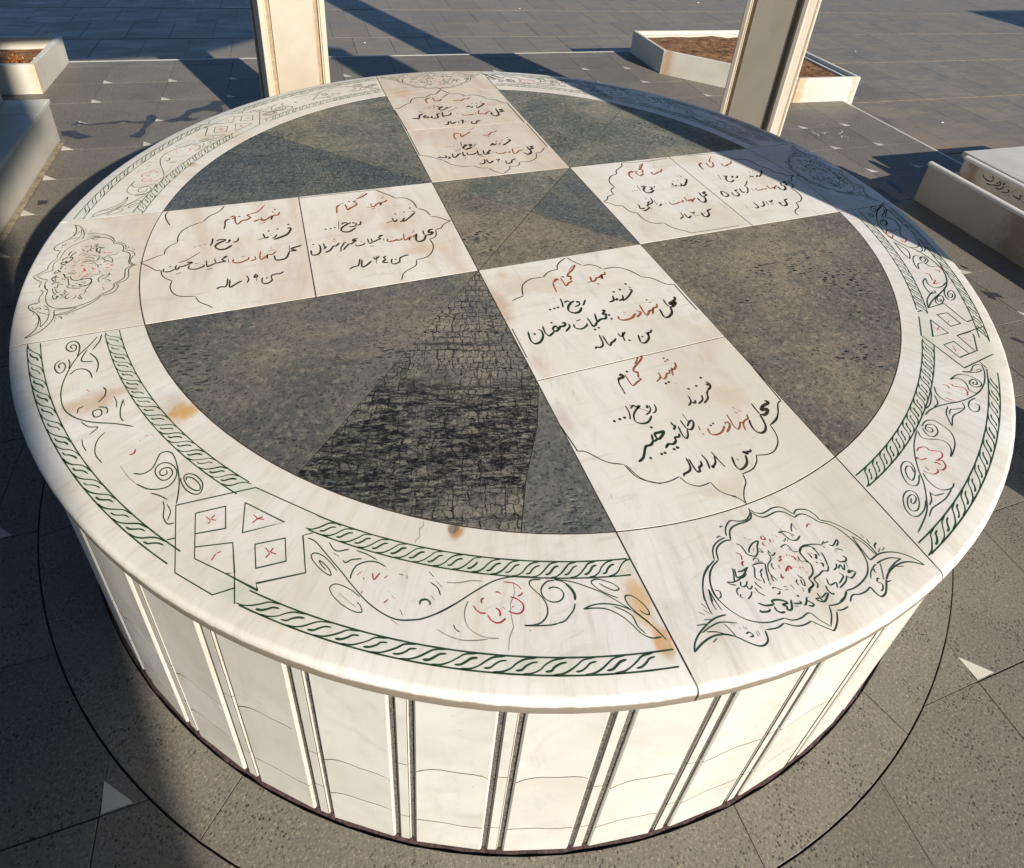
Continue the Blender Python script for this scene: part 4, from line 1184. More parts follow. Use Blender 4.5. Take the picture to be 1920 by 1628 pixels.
def plaza_mat():
    k=NM('plaza_tile_stone',.45,.45); r=k.rand()
    mp=k.map((1,3.2,1),(0,0,-.05))
    n1=k.noise(3,8,.7,src=mp,dist=.8); n2=k.noise(14,7,.7,src=mp,dist=.6); n3=k.noise(70,4,.7)
    c=k.mix(k.ramp(n1,.35,.68),(.168,.145,.112),(.225,.192,.145))
    c=k.scale(c,k.ramp(r,0,1,.92,1.07,False))
    c=k.mix(k.ramp(n2,.52,.74,0,.55),c,(.095,.086,.074))
    c=k.mix(k.ramp(n2,.44,.28,0,.45),c,(.27,.255,.225))
    c=k.mix(k.ramp(n3,.6,.75,0,.4),c,(.07,.07,.07))
    for (x,y,rr,col,op,sq,an,so_) in [(.30,2.86,.22,(.16,.10,.05),.75,3.2,-.05,.9),(-.02,2.84,.10,(.10,.055,.03),.8,2.5,0,.9),(.95,2.80,.25,(.20,.13,.07),.5,4,0,.9),(.72,2.95,.16,(.24,.16,.09),.5,2.5,0,.9),
                                       (3.0,1.0,.5,(.24,.175,.11),.55,1.0,.3,.9),(3.4,.9,.5,(.23,.17,.11),.45,1.0,.3,.9),(2.95,1.45,.20,(.09,.07,.055),.6,1.5,.3,.9),(3.3,1.9,.35,(.09,.085,.08),.45,1.5,0,.9)]:
        c=k.mix(k.math('MULTIPLY',k.blob(x,y,rr,so_,sq,an),op),c,col)
    dp=k.math('MULTIPLY',k.ramp(k.voro(9,src=mp),.10,.05),k.ramp(k.noise(1.6,3),.5,.62))
    c=k.mix(k.math('MULTIPLY',dp,.8),c,(.045,.04,.035))
    k.color(c); k.rough(k.ramp(n1,.3,.7,.36,.6)); k.bump(n3,.2,.002); return k.m
M['plaza']=plaza_mat()
def flat(name,c,rough=.7,var=.25,scale=30,bump=0):
    k=NM(name,rough,.35); n=k.noise(scale,5,.65)
    k.color(k.mix(k.ramp(n,.3,.7),tuple(x*(1-var) for x in c),tuple(x*(1+var) for x in c)))
    if bump: k.bump(n,bump,.003)
    return k.m
M['mortar']=flat('dark_mortar',(.055,.045,.038),.9,.4,60)
M['mortar_tan']=flat('tan_mortar',(.25,.21,.14),.9,.35,25,.4)
M['joint']=flat('joint_filler',(.055,.038,.026),.9,.4,80)
M['joint_tan']=flat('joint_tan',(.095,.072,.050),.9,.5,60)
M['groove']=flat('groove_stone',(.13,.115,.10),.8,.85,260)
def paint(name,c,worn=.5):
    k=NM(name,.75,.2); n=k.noise(55,4,.7)
    k.color(k.mix(k.ramp(n,.52,.75,0,worn),c,tuple(min(1,x*2.6+.03) for x in c))); return k.m
M['p_k']=paint('paint_dark',(.030,.030,.018),.4)
M['p_t']=paint('paint_text_black',(.034,.026,.018),.5)
M['p_g']=paint('paint_green',(.026,.058,.026),.6)
M['p_gt']=paint('paint_text_green',(.020,.036,.020),.5)
M['p_r']=paint('paint_rust_red',(.27,.085,.035),.5)
M['p_p']=paint('paint_crimson',(.42,.035,.045),.5)
M['p_o']=paint('paint_faded',(.33,.31,.26),.5)
M['col_marble']=marble('column_marble',(.60,.54,.44),(.55,.475,.37),ang=0,stretch=1.5,amount=.2,rough=.5)
M['col_panel']=marble('column_panel',(.50,.45,.37),(.44,.385,.305),ang=0,stretch=1.2,amount=.15,rough=.5)
M['col_tan']=flat('column_inlay_tan',(.36,.27,.165),.6,.15,40)
M['white_edge']=marble('step_nosing',(.60,.57,.50),(.5,.47,.4),stretch=1,amount=.4)
M['box_marble']=marble('box_marble',(.62,.60,.53),(.52,.50,.43),ang=.3,stretch=1.5,amount=.4,rough=.55,
    stains=[(1.765,2.06,.05,(.45,.24,.12),.7,1,0,.9),(2.31,1.49,.06,(.50,.24,.11),.7,1,0,.9),(2.70,1.46,.03,(.3,.2,.12),.7,1,0,.9),(-1.50,2.24,.05,(.6,.35,.16),.5,1,0,.9)])
M['trough_marble']=marble('trough_marble',(.52,.49,.43),(.42,.39,.33),ang=.3,stretch=1.5,amount=.5,rough=.55,
    stains=[(2.0,-.02,.10,(.22,.13,.07),.6,1,0,.9),(2.25,.36,.06,(.22,.13,.05),.7,1,0,.9),(2.18,.44,.07,(.16,.09,.06),.7,1,0,.9)])
def soil_mat():
    k=NM('garden_soil',.95,.1); n=k.noise(16,7,.7,dist=.6); n2=k.noise(80,5,.75)
    c=k.mix(k.ramp(n,.35,.65),(.11,.052,.026),(.33,.19,.10)); c=k.mix(k.ramp(n2,.55,.75,0,.7),c,(.42,.27,.15)); c=k.mix(k.ramp(n2,.42,.3,0,.8),c,(.05,.025,.014))
    k.color(c); k.bump(k.math('ADD',n,n2),.8,.012); return k.m
M['soil']=soil_mat()
M['dry']=flat('dry_orange_leaves',(.42,.16,.035),.8,.5,60)
M['white_bit']=flat('white_scrap',(.72,.70,.66),.7,.1)
M['wet']=flat('damp_stone',(.040,.038,.036),.38,.35,40)
M['stucco']=flat('building_stucco',(.34,.30,.25),.85,.15,3)
M['glass']=NM('window_glass',.1,.8).m; M['glass'].node_tree.nodes['Principled BSDF'].inputs['Base Color'].default_value=(.03,.04,.05,1)
M['roof']=flat('roof_concrete',(.42,.40,.36),.85,.15,4)
M['frame']=flat('window_frame_paint',(.5,.5,.48),.5,.05)
M['chalk']=flat('chalk',(.62,.60,.55),.9,.1)

# ================================================================ SETTING
AX=(.2841,-.0148); BX=(.0145,.2502); OX=(-1.282,2.351)          # paving lattice
def lat(i,j): return (OX[0]+i*AX[0]+j*BX[0], OX[1]+i*AX[1]+j*BX[1])
STEP=.138*U
# plaza: one sheet to the horizon, then tiles laid on it
gm=MB(); gm.add([(-900,-900,0),(900,-900,0),(900,900,0),(-900,900,0)],[(0,1,2,3)])
k=NM('plaza_ground_far',.55,.4); k.color(k.mix(k.ramp(k.noise(.9,8,.65),.35,.7),(.14,.14,.138),(.20,.19,.17)))
br=k.N.new('ShaderNodeTexBrick'); k.L.new(k.map((1,1,1),(0,0,.052)),br.inputs['Vector']); br.inputs['Scale'].default_value=1.0
br.inputs['Brick Width'].default_value=.40; br.inputs['Row Height'].default_value=.54; br.inputs['Mortar Size'].default_value=.004; br.offset=.5
br.inputs['Color1'].default_value=(1,1,1,1); br.inputs['Color2'].default_value=(.8,.8,.8,1); br.inputs['Mortar'].default_value=(.35,.33,.3,1)
k.color(k.mix(1.0,k.b.inputs['Base Color'].links[0].from_socket,br.outputs['Color'],'MULTIPLY'))
ground=obj('plaza_ground',gm.mesh('plaza_ground',k.m)); ground.location=(0,0,-STEP-.014); tag(ground,kind='structure')
plaza=empty('plaza_paving',(0,0,-STEP),kind='structure')
pa=(.2568,-.0165); pb=(.0200,.385)                            # plaza tile steps (units)
P0=(.041,3.075)
tile_cache={}
def tile_mesh(name,w,h,skew,m,th=.012,bev=.0015,gap=.0016):
    # parallelogram tile with its corner at the origin
    a,b=(w[0]*U,w[1]*U),(h[0]*U,h[1]*U)
    poly=[(0,0),a,(a[0]+b[0],a[1]+b[1]),b]
    poly=inset(poly,gap); q=MB(); q.prism(poly,-th,0,bev); return q.mesh(name,m)
pm_=[tile_mesh('plaza_tile',pa,pb,0,M['plaza'],gap=g_) for g_ in (.0008,.0012,.0018)]
def plat_in(x,y,e=0.0):
    # inside the raised platform outline
    return y < 2.622-.052*x*.95+e and x < 2.56+.058*(y)+e and x>-9 and y>-9
cand=[]; 
camxy=(-.5434,-1.1892)
for i in range(-14,42):
    for j in range(-14,12):
        off=.5*pa[0] if j%2 else 0.0
        x=P0[0]+i*pa[0]+j*pb[0]+off; y=P0[1]+i*pa[1]+j*pb[1]
        xs=[x,x+pa[0],x+pa[0]+pb[0],x+pb[0]]; ys=[y,y+pa[1],y+pa[1]+pb[1],y+pb[1]]
        if all(plat_in(a,b,-.02) for a,b in zip(xs,ys)): continue
        cx,cy=x+.14,y+.19
        if cx< -2.6 or cy<-.2: continue
        cand.append((math.hypot(cx-camxy[0],cy-camxy[1]),x,y,cx,cy))
cand.sort()
# roughly what the photograph frames: keep tiles in the view wedge
def inview(cx,cy):
    a=math.atan2(cy-camxy[1],cx-camxy[0]); return math.radians(26)<a<math.radians(112)
cand=[c for c in cand if inview(c[3],c[4])]
for n_,(d,x,y,cx,cy) in enumerate(cand[:290]):
    o=obj('plaza_tile',random.choice(pm_),plaza); o.location=(x*U,y*U,random.uniform(-.0008,.0008))
rest=MB()
for (d,x,y,cx,cy) in cand[290:900]:
    a,b=(pa[0]*U,pa[1]*U),(pb[0]*U,pb[1]*U); X,Y=x*U,y*U
    poly=inset([(X,Y),(X+a[0],Y+a[1]),(X+a[0]+b[0],Y+a[1]+b[1]),(X+b[0],Y+b[1])],.0016)
    rest.prism(poly,-.012,random.uniform(-.0008,.0008),.001)
if rest.v: obj('plaza_tiles_beyond',rest.mesh('plaza_tiles_beyond',M['plaza']),plaza,kind='stuff')

# raised platform: mortar bed, granite tiles, white nosing
floor=empty('platform_floor',(0,0,0),kind='structure')
def pl_corner(): return (2.712,2.478)
Wc=[(-9,3.085),(2.712,2.478),(2.30,-4.6),(-9,-4.6)]
bed=prism('floor_bed',UP(Wc),-STEP-.01,-.010,M['mortar'],floor,bev=0)
def ring_clip(poly,R):
    n=len(poly); ins=[math.hypot(*p)<R for p in poly]
    d=min(seg_d(poly[i-1],poly[i]) for i in range(n))
    if not any(ins) and d>=R: return [poly]
    if all(ins): return []
    pts=[]                                         # walk the border finely, keep runs outside the circle
    for i in range(n):
        a,b=poly[i],poly[(i+1)%n]
        for t in range(24):
            f=t/24; pts.append((a[0]+(b[0]-a[0])*f,a[1]+(b[1]-a[1])*f,t==0))
    N=len(pts); out=[math.hypot(p[0],p[1])>=R for p in pts]
    if all(out): return [poly]
    st=next(i for i in range(N) if out[i] and not out[i-1]); runs=[]; cur=None
    for q in range(N):
        i=(st+q)%N
        if out[i]:
            if not out[i-1] or cur is None:
                cur=[cross(pts[i-1],pts[i],R)]; runs.append(cur)
            if pts[i][2]: cur.append(pts[i][:2])
        else:
            if out[i-1]: cur.append(cross(pts[i-1],pts[i],R))
    if out[(st+N-1)%N] and runs: runs[-1].append(cross(pts[(st+N-1)%N],pts[st],R))
    res=[]
    for r in runs:
        if len(r)<3: continue
        a1=math.atan2(r[-1][1],r[-1][0]); a0=math.atan2(r[0][1],r[0][0]); da=(a0-a1+PI)%(2*PI)-PI
        arc=[(R*math.cos(a1+da*t/8),R*math.sin(a1+da*t/8)) for t in range(1,8)]
        res.append(r+arc)
    return res
def cross(a,b,R):
    lo,hi=0.0,1.0; fa=math.hypot(a[0],a[1])<R
    for _ in range(20):
        m=(lo+hi)/2; p=(a[0]+(b[0]-a[0])*m,a[1]+(b[1]-a[1])*m)
        if (math.hypot(*p)<R)==fa: lo=m
        else: hi=m
    return p
def seg_d(a,b):
    dx,dy=b[0]-a[0],b[1]-a[1]; t=max(0,min(1,-(a[0]*dx+a[1]*dy)/(dx*dx+dy*dy))); return math.hypot(a[0]+t*dx,a[1]+t*dy)
gmesh=[tile_mesh('floor_tile',AX,BX,0,M['granite'],gap=g_) for g_ in (.0007,.0011,.0018,.0008)]
chip=MB(); chip.prism(UP([(.002,.002),(.043,.000),(.001,.042)]),-.004,.0009,.0004); chipm=chip.mesh('marble_chip',M['white_edge'])
cnt=0
def clip_half(poly,a,b,c):      # keep a*x+b*y<=c
    out=[]
    for i in range(len(poly)):
        p,q=poly[i-1],poly[i]; fp=a*p[0]+b*p[1]-c; fq=a*q[0]+b*q[1]-c
        if (fp<=0)!=(fq<=0): t=fp/(fp-fq); out.append((p[0]+(q[0]-p[0])*t,p[1]+(q[1]-p[1])*t))
        if fq<=0: out.append(q)
    return out
far_l=(.0518,1.0,2.6185)      # x*a+y*b<=c far edge ; right edge
rgt_l=(1.0,-.058,2.568)
for i in range(-3,15):
    for j in range(-16,2):
        p=lat(i,j); poly=[p,(p[0]+AX[0],p[1]+AX[1]),(p[0]+AX[0]+BX[0],p[1]+AX[1]+BX[1]),(p[0]+BX[0],p[1]+BX[1])]
        c=(sum(q[0] for q in poly)/4,sum(q[1] for q in poly)/4)
        if c[0]<-1.75 or c[1]<-1.65: continue
        if c[0]>1.9 and c[1]<-.9: continue
        pc=clip_half(clip_half(poly,*far_l),*rgt_l)
        if len(pc)<3 or abs(area(pc))<.004: continue
        pieces=ring_clip(pc,1.0718)
        if pieces and pieces[0] is pc and len(pc)==4 and abs(abs(area(pc))-abs(area(poly)))<1e-6:
            o=obj('floor_tile',random.choice(gmesh),floor); o.location=(p[0]*U,p[1]*U,random.uniform(-.0006,.0006))
        else:
            for pp in pieces:
                if abs(area(pp))>.002: prism('floor_tile',UP(pp),-.012,random.uniform(-.0005,.0005),M['granite'],floor,bev=.0006,gap=.0008)
        hx=math.hypot(p[0]+.015,p[1]+.015)
        if hx>1.09 and plat_in(p[0]+.05,p[1]+.05,-.05) and not (1.70<p[0]<2.8 and 1.40<p[1]<2.7 and p[0]+p[1]>3.62) and not (p[0]>1.95 and p[1]<.45) and p[0]>-1.38:
            o=obj('marble_chip',chipm,floor); o.location=(p[0]*U,p[1]*U,.0)
# ring of curved slabs round the table foot
cuts=[-135,-90.8,-72.3,-27,18,63,108,153,190,225]
for a0,a1 in zip(cuts[:-1],cuts[1:]):
    n=max(6,int((a1-a0)/3)); A=[math.radians(a0+(a1-a0)*t/n) for t in range(n+1)]
    poly=[(1.0705*math.cos(a),1.0705*math.sin(a)) for a in A]+[(.990*math.cos(a),.990*math.sin(a)) for a in reversed(A)]
    prism('ring_slab',UP(poly),-.012,.0006,M['granite_ring'],floor,bev=.0006,gap=.0009)
# nosing of white marble along the step
def strip(name,a,b,w,z0,z1,m,parent,inward=1,**k):
    dx,dy=b[0]-a[0],b[1]-a[1]; l=math.hypot(dx,dy); nx,ny=-dy/l*w*inward,dx/l*w*inward
    return prism(name,UP([a,b,(b[0]+nx,b[1]+ny),(a[0]+nx,a[1]+ny)]),z0,z1,m,parent,bev=.002,**k)
xs=[-9+(2.712+9)*t/20 for t in range(21)]
fy=lambda x: 2.6185-.0518*x
for a,b in zip(xs[:-1],xs[1:]):
    strip('step_nosing',(a,fy(a)),(b-.002,fy(b-.002)),.016,-STEP,.001,M['white_edge'],floor,1)
ys=[-4.0+(2.478+4.0)*t/12 for t in range(13)]
fx=lambda y: 2.568+.058*y
for a,b in zip(ys[:-1],ys[1:]):
    strip('step_nosing',(fx(a),a),(fx(b-.002),b-.002),.016,-STEP,.001,M['white_edge'],floor,-1)
# dried water marks on the paving
ST=[
[(-1.355,1.79),(-1.308,1.79),(-1.282,1.749),(-1.23,1.712),(-1.275,1.7),(-1.347,1.744)],
[(-1.33,1.85),(-1.313,1.885),(-1.302,1.873),(-1.265,1.848),(-1.252,1.849),(-1.201,1.855),(-1.142,1.868),(-1.092,1.839),(-1.052,1.847),(-1.05,1.907),(-1.03,1.914),(-1.009,1.88),(-1.022,1.822),(-1.034,1.805),(-1.04,1.712),(-1.056,1.669),(-1.103,1.687),(-1.068,1.726),(-1.056,1.78),(-1.055,1.818),(-1.133,1.842),(-1.238,1.837)],
[(-.992,1.826),(-.927,1.865),(-.888,1.942),(-.822,1.974),(-.793,2.025),(-.816,2.041),(-.735,2.039),(-.746,1.892),(-.79,1.851),(-.761,1.894),(-.821,1.926),(-.871,1.897),(-.888,1.862),(-.869,1.838),(-.811,1.828),(-.938,1.807)],
[(-1.32,1.196),(-1.291,1.189),(-1.29,1.164),(-1.317,1.164)],
[(2.037,.586),(2.066,.584),(2.064,.539),(2.018,.472),(2.011,.489),(2.029,.531)],
[(1.926,.555),(1.945,.535),(1.946,.458),(1.94,.408),(1.905,.412),(1.912,.481)],
[(1.755,-.014),(1.762,-.026),(1.768,-.044),(1.749,-.036)],
[(1.682,-.153),(1.704,-.168),(1.728,-.182),(1.729,-.209),(1.698,-.191),(1.684,-.21),(1.673,-.191)],
[(1.535,-.362),(1.554,-.365),(1.565,-.388),(1.552,-.396)]]
for s in ST:
    pts=[]
    for i in range(len(s)):
        a,b=s[i],s[(i+1)%len(s)]
        for t in range(4):
            x=a[0]+(b[0]-a[0])*t/4; y=a[1]+(b[1]-a[1])*t/4
            j=.004*math.hypot(b[0]-a[0],b[1]-a[1])/.05; pts.append((x+random.uniform(-j,j),y+random.uniform(-j,j)))
    me=mesh('damp_mark',[(x*U,y*U,.0011) for x,y in pts],[tuple(range(len(pts)))],M['wet']); obj('damp_mark',me,floor)

# ================================================================ ribbons (engraved and painted lines)
def catmull(P,n=4):
    if len(P)<3: return P
    out=[]
    for i in range(len(P)-1):
        p0=P[i-1] if i>0 else (2*P[0][0]-P[1][0],2*P[0][1]-P[1][1]); p1=P[i]; p2=P[i+1]
        p3=P[i+2] if i+2<len(P) else (2*P[-1][0]-P[-2][0],2*P[-1][1]-P[-2][1])
        for t in range(n):
            u=t/n
            out.append(tuple(.5*((2*p1[k])+(-p0[k]+p2[k])*u+(2*p0[k]-5*p1[k]+4*p2[k]-p3[k])*u*u+(-p0[k]+3*p1[k]-3*p2[k]+p3[k])*u**3) for k in (0,1)))
    out.append(P[-1]); return out
def ribbon(mb,P,w,z,taper=True,wob=.12,pen=False):
    # P in metres, flat line of width w lying on the stone at height z
    n=len(P)
    if n==1 or (n==2 and math.dist(P[0],P[1])<w*.9):
        cx=sum(p[0] for p in P)/n; cy=sum(p[1] for p in P)/n; a0=random.random()
        mb.add([(cx+w*.52*math.cos(a0+k*PI/4)*random.uniform(.88,1.1),cy+w*.52*math.sin(a0+k*PI/4)*random.uniform(.88,1.1),z) for k in range(8)],[tuple(range(8))]); return
    L=[0]
    for i in range(1,n): L.append(L[-1]+math.dist(P[i],P[i-1]))
    T=L[-1] or 1e-6; vs=[]; ph=random.random()*9
    for i in range(n):
        a=P[max(0,i-1)]; b=P[min(n-1,i+1)]; dx,dy=b[0]-a[0],b[1]-a[1]; l=math.hypot(dx,dy) or 1e-9
        hw=w/2*(1+wob*math.sin(L[i]*90+ph))
        if pen: hw*=.58+.62*abs(dx*.94+dy*.34)/l
        if taper:
            e=min(L[i],T-L[i]); hw*=min(1.0,.42+e/(w*1.6))
        else:
            # mitre for sharp corners
            if 0<i<n-1:
                d1=Vector((P[i][0]-a[0],P[i][1]-a[1])); d2=Vector((b[0]-P[i][0],b[1]-P[i][1]))
                if d1.length>0 and d2.length>0:
                    cs=max(-.5,d1.normalized().dot(d2.normalized())); hw/=max(.5,math.sqrt((1+cs)/2))
        vs+=[(P[i][0]-dy/l*hw,P[i][1]+dx/l*hw,z),(P[i][0]+dy/l*hw,P[i][1]-dx/l*hw,z)]
    mb.add(vs,[(2*i,2*i+1,2*i+3,2*i+2) for i in range(n-1)])
STROKES={}
for ln in DATA.strip().split('\n'):
    t=ln.split(); P=[tuple(float(q)*1e-4 for q in p.split(',')) for p in t[3:]]
    STROKES.setdefault(t[0],[]).append((t[1],float(t[2])*1e-3,P))
ZT=HT*U
def draw(group,parent,rot=0.0,text=False,zoff=.0007,wmul=1.0,mirror=False):
    if group in ('s3','s4','k2'): wmul*=.72
    bins={}
    ca,sa=math.cos(rot),math.sin(rot)
    for c,w_,P in STROKES[group]:
        kx=c.lower()
        if kx=='e': key=('engraved_outline','p_k')
        elif text: key=('lettering',{'k':'p_t','r':'p_r','g':'p_gt'}[kx])
        else: key={'k':('engraved_line','p_k'),'g':('engraved_ornament','p_g'),'p':('painted_petals','p_p'),'o':('faded_line','p_o'),'r':('lettering','p_r')}[kx]
        Q=[]
        for x,y in P:
            if mirror: x=-x
            Q.append(((ca*x-sa*y)*U,(sa*x+ca*y)*U))
        sharp=c.isupper() or len(Q)<3
        if not sharp: Q=catmull(Q)
        ribbon(bins.setdefault(key,MB()),Q,max(.0013,w_*U*wmul*(.74 if text else .72)),ZT+zoff,taper=not c.isupper(),wob=.05,pen=text and key[0]=='lettering')
    for (nm,mt),mb in bins.items():
        obj(nm,mb.mesh(nm,M[mt]),parent,kind='stuff')

# ================================================================ THE TABLE
table=empty('memorial_table',(0,0,0),label='large round white marble memorial table with dark stone quadrants and engraved Persian lettering',cat='monument')
sc_=.19; rin=.8055; mid=.505; gp=.0016
TH=.030
def slab(name,poly,mat,gap=gp,bev=.0003,dz=0.0,**k): return prism(name,UP(poly),ZT-TH,ZT+dz,mat,table,bev=bev,gap=gap,**k)
slabs={}
def rot2(p,a): ca,sa=math.cos(a),math.sin(a); return (ca*p[0]-sa*p[1],sa*p[0]+ca*p[1])
arms={'n':-90,'l':180,'f':90,'r':0}
def arc(r,a0,a1,n=24): return [(r*math.cos(a0+(a1-a0)*t/n),r*math.sin(a0+(a1-a0)*t/n)) for t in range(n+1)]
matarm={'n':'arm_pale','l':'arm_vein','f':'arm_far','r':'arm_pale'}
lab={'n1':'inscription slab with a cusped arch top next to the centre, nearest arm','n2':'inscription slab with large lettering in the nearest arm',
 'l1':'beige veined inscription slab beside the centre square','l2':'veined inscription slab near the left medallion','f1':'pinkish inscription slab beside the centre, far arm','f2':'pinkish inscription slab next to the far medallion',
 'r1':'cream inscription slab beside the centre, right arm','r2':'cream inscription slab crossed by the shadow edge'}
for a,deg in arms.items():
    ro=math.radians(deg)
    q=[(sc_,-sc_),(mid,-sc_),(mid,sc_),(sc_,sc_)]
    s1=slab('inscription_slab',[rot2(p,ro) for p in q],M[matarm[a]],dz=.0004,label=lab[a+'1']); draw(a+'1',s1,text=True)
    t=math.asin(sc_/rin)
    q=[(mid,sc_),(mid,-sc_)]+arc(rin,-t,t,20)
    s2=slab('inscription_slab',[rot2(p,ro) for p in q],M[matarm[a]],dz=.0002,label=lab[a+'2']); draw(a+'2',s2,text=True)
# rim pieces with a rounded nose
prof=[(.9855,0),(.9885,-.0009),(.9908,-.0028),(.9922,-.0056),(.9928,-.0095),(.9926,-.0170),(.9922,-.0250),(.9905,-.0300),(.9885,-.0318),(.95,-.0318)]
ge=.0012
def rim(name,side,ro,m,arm):
    n=26 if not arm else 14
    rs=[rin+.0010,.83,.87,.91,.95]; rows=[(r,0.0) for r in rs]+prof
    vs=[];fs=[]
    for r,z in rows:
        a0,a1=side(r)
        for t in range(n+1):
            a=a0+(a1-a0)*t/n+ro; vs.append((r*math.cos(a)*U,r*math.sin(a)*U,(HT+z)*U))
    R=len(rows); W=n+1
    for i in range(R-1):
        for t in range(n): fs.append((i*W+t,(i+1)*W+t,(i+1)*W+t+1,i*W+t+1))
    base=len(vs)
    for t in range(W):
        x,y,z=vs[t]; vs.append((x,y,(HT-.0318)*U))
    for t in range(n): fs.append((t,t+1,base+t+1,base+t)); fs.append((base+t,base+t+1,(R-1)*W+t+1,(R-1)*W+t))
    fs.append(tuple([i*W for i in range(R)]+[base])); fs.append(tuple(reversed([i*W+n for i in range(R)]+[base+n])))
    me=mesh(name,vs,fs,m,smooth=True); o=obj(name,me,table); me.set_sharp_from_angle(angle=math.radians(32)); return o
medl={'n':'medallion slab nearest the camera with the clearest flower carving','l':'medallion slab at the left end with shadow over its rim','f':'medallion slab at the far end','r':'medallion slab at the right end lying in blue shadow'}
for a,deg in arms.items():
    ro=math.radians(deg)
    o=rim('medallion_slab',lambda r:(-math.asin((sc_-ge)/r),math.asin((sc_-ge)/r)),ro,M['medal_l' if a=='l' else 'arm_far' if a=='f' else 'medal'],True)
    tag(o,label=medl[a]); draw('m',o,rot=ro+PI/2,wmul=1.05 if a=='n' else 1.25)
for qi,(deg,names) in enumerate(((-135,('s1','s2','k1')),(-45,('s3','s4','k2')),(45,('s3','s4','k2')),(135,('s1','s2','k1')))):
    ro=math.radians(deg)
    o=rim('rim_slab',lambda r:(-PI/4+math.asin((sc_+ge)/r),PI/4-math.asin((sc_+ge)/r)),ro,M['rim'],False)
    extra={-135:0.0,-45:0.0,45:PI/2,135:-PI/2}[deg]
    for nm in names: draw(nm,o,rot=extra,wmul=1.0 if deg<0 else 1.2)
    # interlaced braid bands with their border lines
    br_=MB(); kc=math.radians(deg)
    ki,ko=(( -3.2,4.4),(-3.0,3.4)) if deg in(-135,135) else ((-3.0,4.0),(-4.4,1.4))
    if deg==135: ki,ko=(-ki[1],-ki[0]),(-ko[1],-ko[0])
    for (r0,r1,per,kg) in ((.8425,.8630,1.55,ki),(.9500,.9675,1.95,ko)):
        half0=45-math.degrees(math.asin(sc_/r0))
        for lo,hi in ((-half0+.3,kg[0]),(kg[1],half0-.3)):
            for rr,wd in ((r0,.0020),(r1,.0020)):
                A=[kc+math.radians(lo+(hi-lo)*t/30) for t in range(31)]
                ribbon(br_,[(rr*U*math.cos(a),rr*U*math.sin(a)) for a in A],wd*U*.8,ZT+.0005,taper=False)
            nper=int((hi-lo)/per)
            for q in range(nper):
                if random.random()<.006: continue
                c0=lo+(q+.55)*(hi-lo)/nper+random.uniform(-.06,.06)
                jj=random.uniform(-.05,.05)
                longS=[(-.74,.97),(-.42,.90),(-.14,.68),(.08+jj,.40),(.32,.14),(.72,.03)]
                shortS=[(.02,.80),(.22,.74),(.38+jj,.54),(.54,.34),(.76,.26)]
                for pts,wd in ((longS,.0016),(shortS,.0020)):
                    if random.random()<.05: pts=pts[:4]
                    Pm=[]
                    for u,f in pts:
                        aa=kc+math.radians(c0+u*per); r_=(r0+(r1-r0)*f)*U; Pm.append((r_*math.cos(aa),r_*math.sin(aa)))
                    if lo-.4<=c0+pts[0][0]*per and c0+pts[-1][0]*per<=hi+.4: ribbon(br_,catmull(Pm,3),wd*U*random.uniform(.75,1.1),ZT+.0005,True,.2)
    obj('braid_border',br_.mesh('braid_border',M['p_g']),o,kind='stuff')
# faint slab joints across the near rim
fj=MB()
for a,r0,r1 in ((-121.5,.81,.84),(-113.0,.87,.945)):
    aa=math.radians(a); ribbon(fj,[((r0+(r1-r0)*t/6)*U*math.cos(aa+.003*math.sin(t*2)),(r0+(r1-r0)*t/6)*U*math.sin(aa+.003*math.sin(t*2))) for t in range(7)],.0011,ZT+.0004)
obj('hairline_joint',fj.mesh('hairline_joint',M['p_o']),table,kind='stuff')
# dark stones
c4=[(-sc_,-sc_),(sc_,-sc_),(sc_,sc_),(-sc_,sc_)]
for i,mt in enumerate(('dk_brown','dk_smooth','dk_green','dk_brown')):
    slab('dark_stone',[c4[i],c4[(i+1)%4],(0,0)],M[mt],dz=-.0002+.0001*(i%2))
tq=math.asin(sc_/rin)
def quad(deg,splits,mats,n=40):
    # quadrant fan from its inner corner to the arc, cut by splits given as arc parameters
    ro=math.radians(deg); A0=ro-PI/4+tq; A1=ro+PI/4-tq
    cr=rot2((sc_*math.sqrt(2),0),ro); sp=[0]+splits+[1]
    for k_,mt in enumerate(mats):
        a0=A0+(A1-A0)*sp[k_]; a1=A0+(A1-A0)*sp[k_+1]
        slab('dark_stone',[cr]+arc(rin-.0006,a0,a1,max(6,int(n*(sp[k_+1]-sp[k_])))),M[mt],gap=.0009,dz=-.0002-.0001*k_)
quad(-45,[.5],['dk_brown','dk_brown']); quad(45,[.5],['dk_green','dk_green']); quad(135,[.5],['dk_green','dk_crack2'])
# near left quadrant in three stones
A0=math.radians(-135)-PI/4+tq; A1=math.radians(-135)+PI/4-tq
aS=math.atan2(-.738,-.306)
slab('dark_stone',[(-sc_,-sc_)]+arc(rin-.0006,A0,math.radians(-135),22),M['dk_grey'],gap=.0009,dz=-.0002)
slab('dark_stone',[(-sc_,-sc_)]+arc(rin-.0006,math.radians(-135),aS,22)+[(-.306,-.738),(-.273,-.671),(-.224,-.592),(-.19,-.515)],M['dk_crack'],gap=.0009,dz=-.0003,label='black crackled dark stone wedge')
slab('dark_stone',[(-.19,-.515),(-.224,-.592),(-.273,-.671),(-.306,-.738)]+arc(rin-.0006,aS,A1,14),M['dk_smooth'],gap=.0009,dz=-.0001)
# joint bed under the top
prism('joint_bed',UP(arc(.976,0,2*PI,120)[:-1]),ZT-.024,ZT-.0009,M['joint'],table,bev=0)
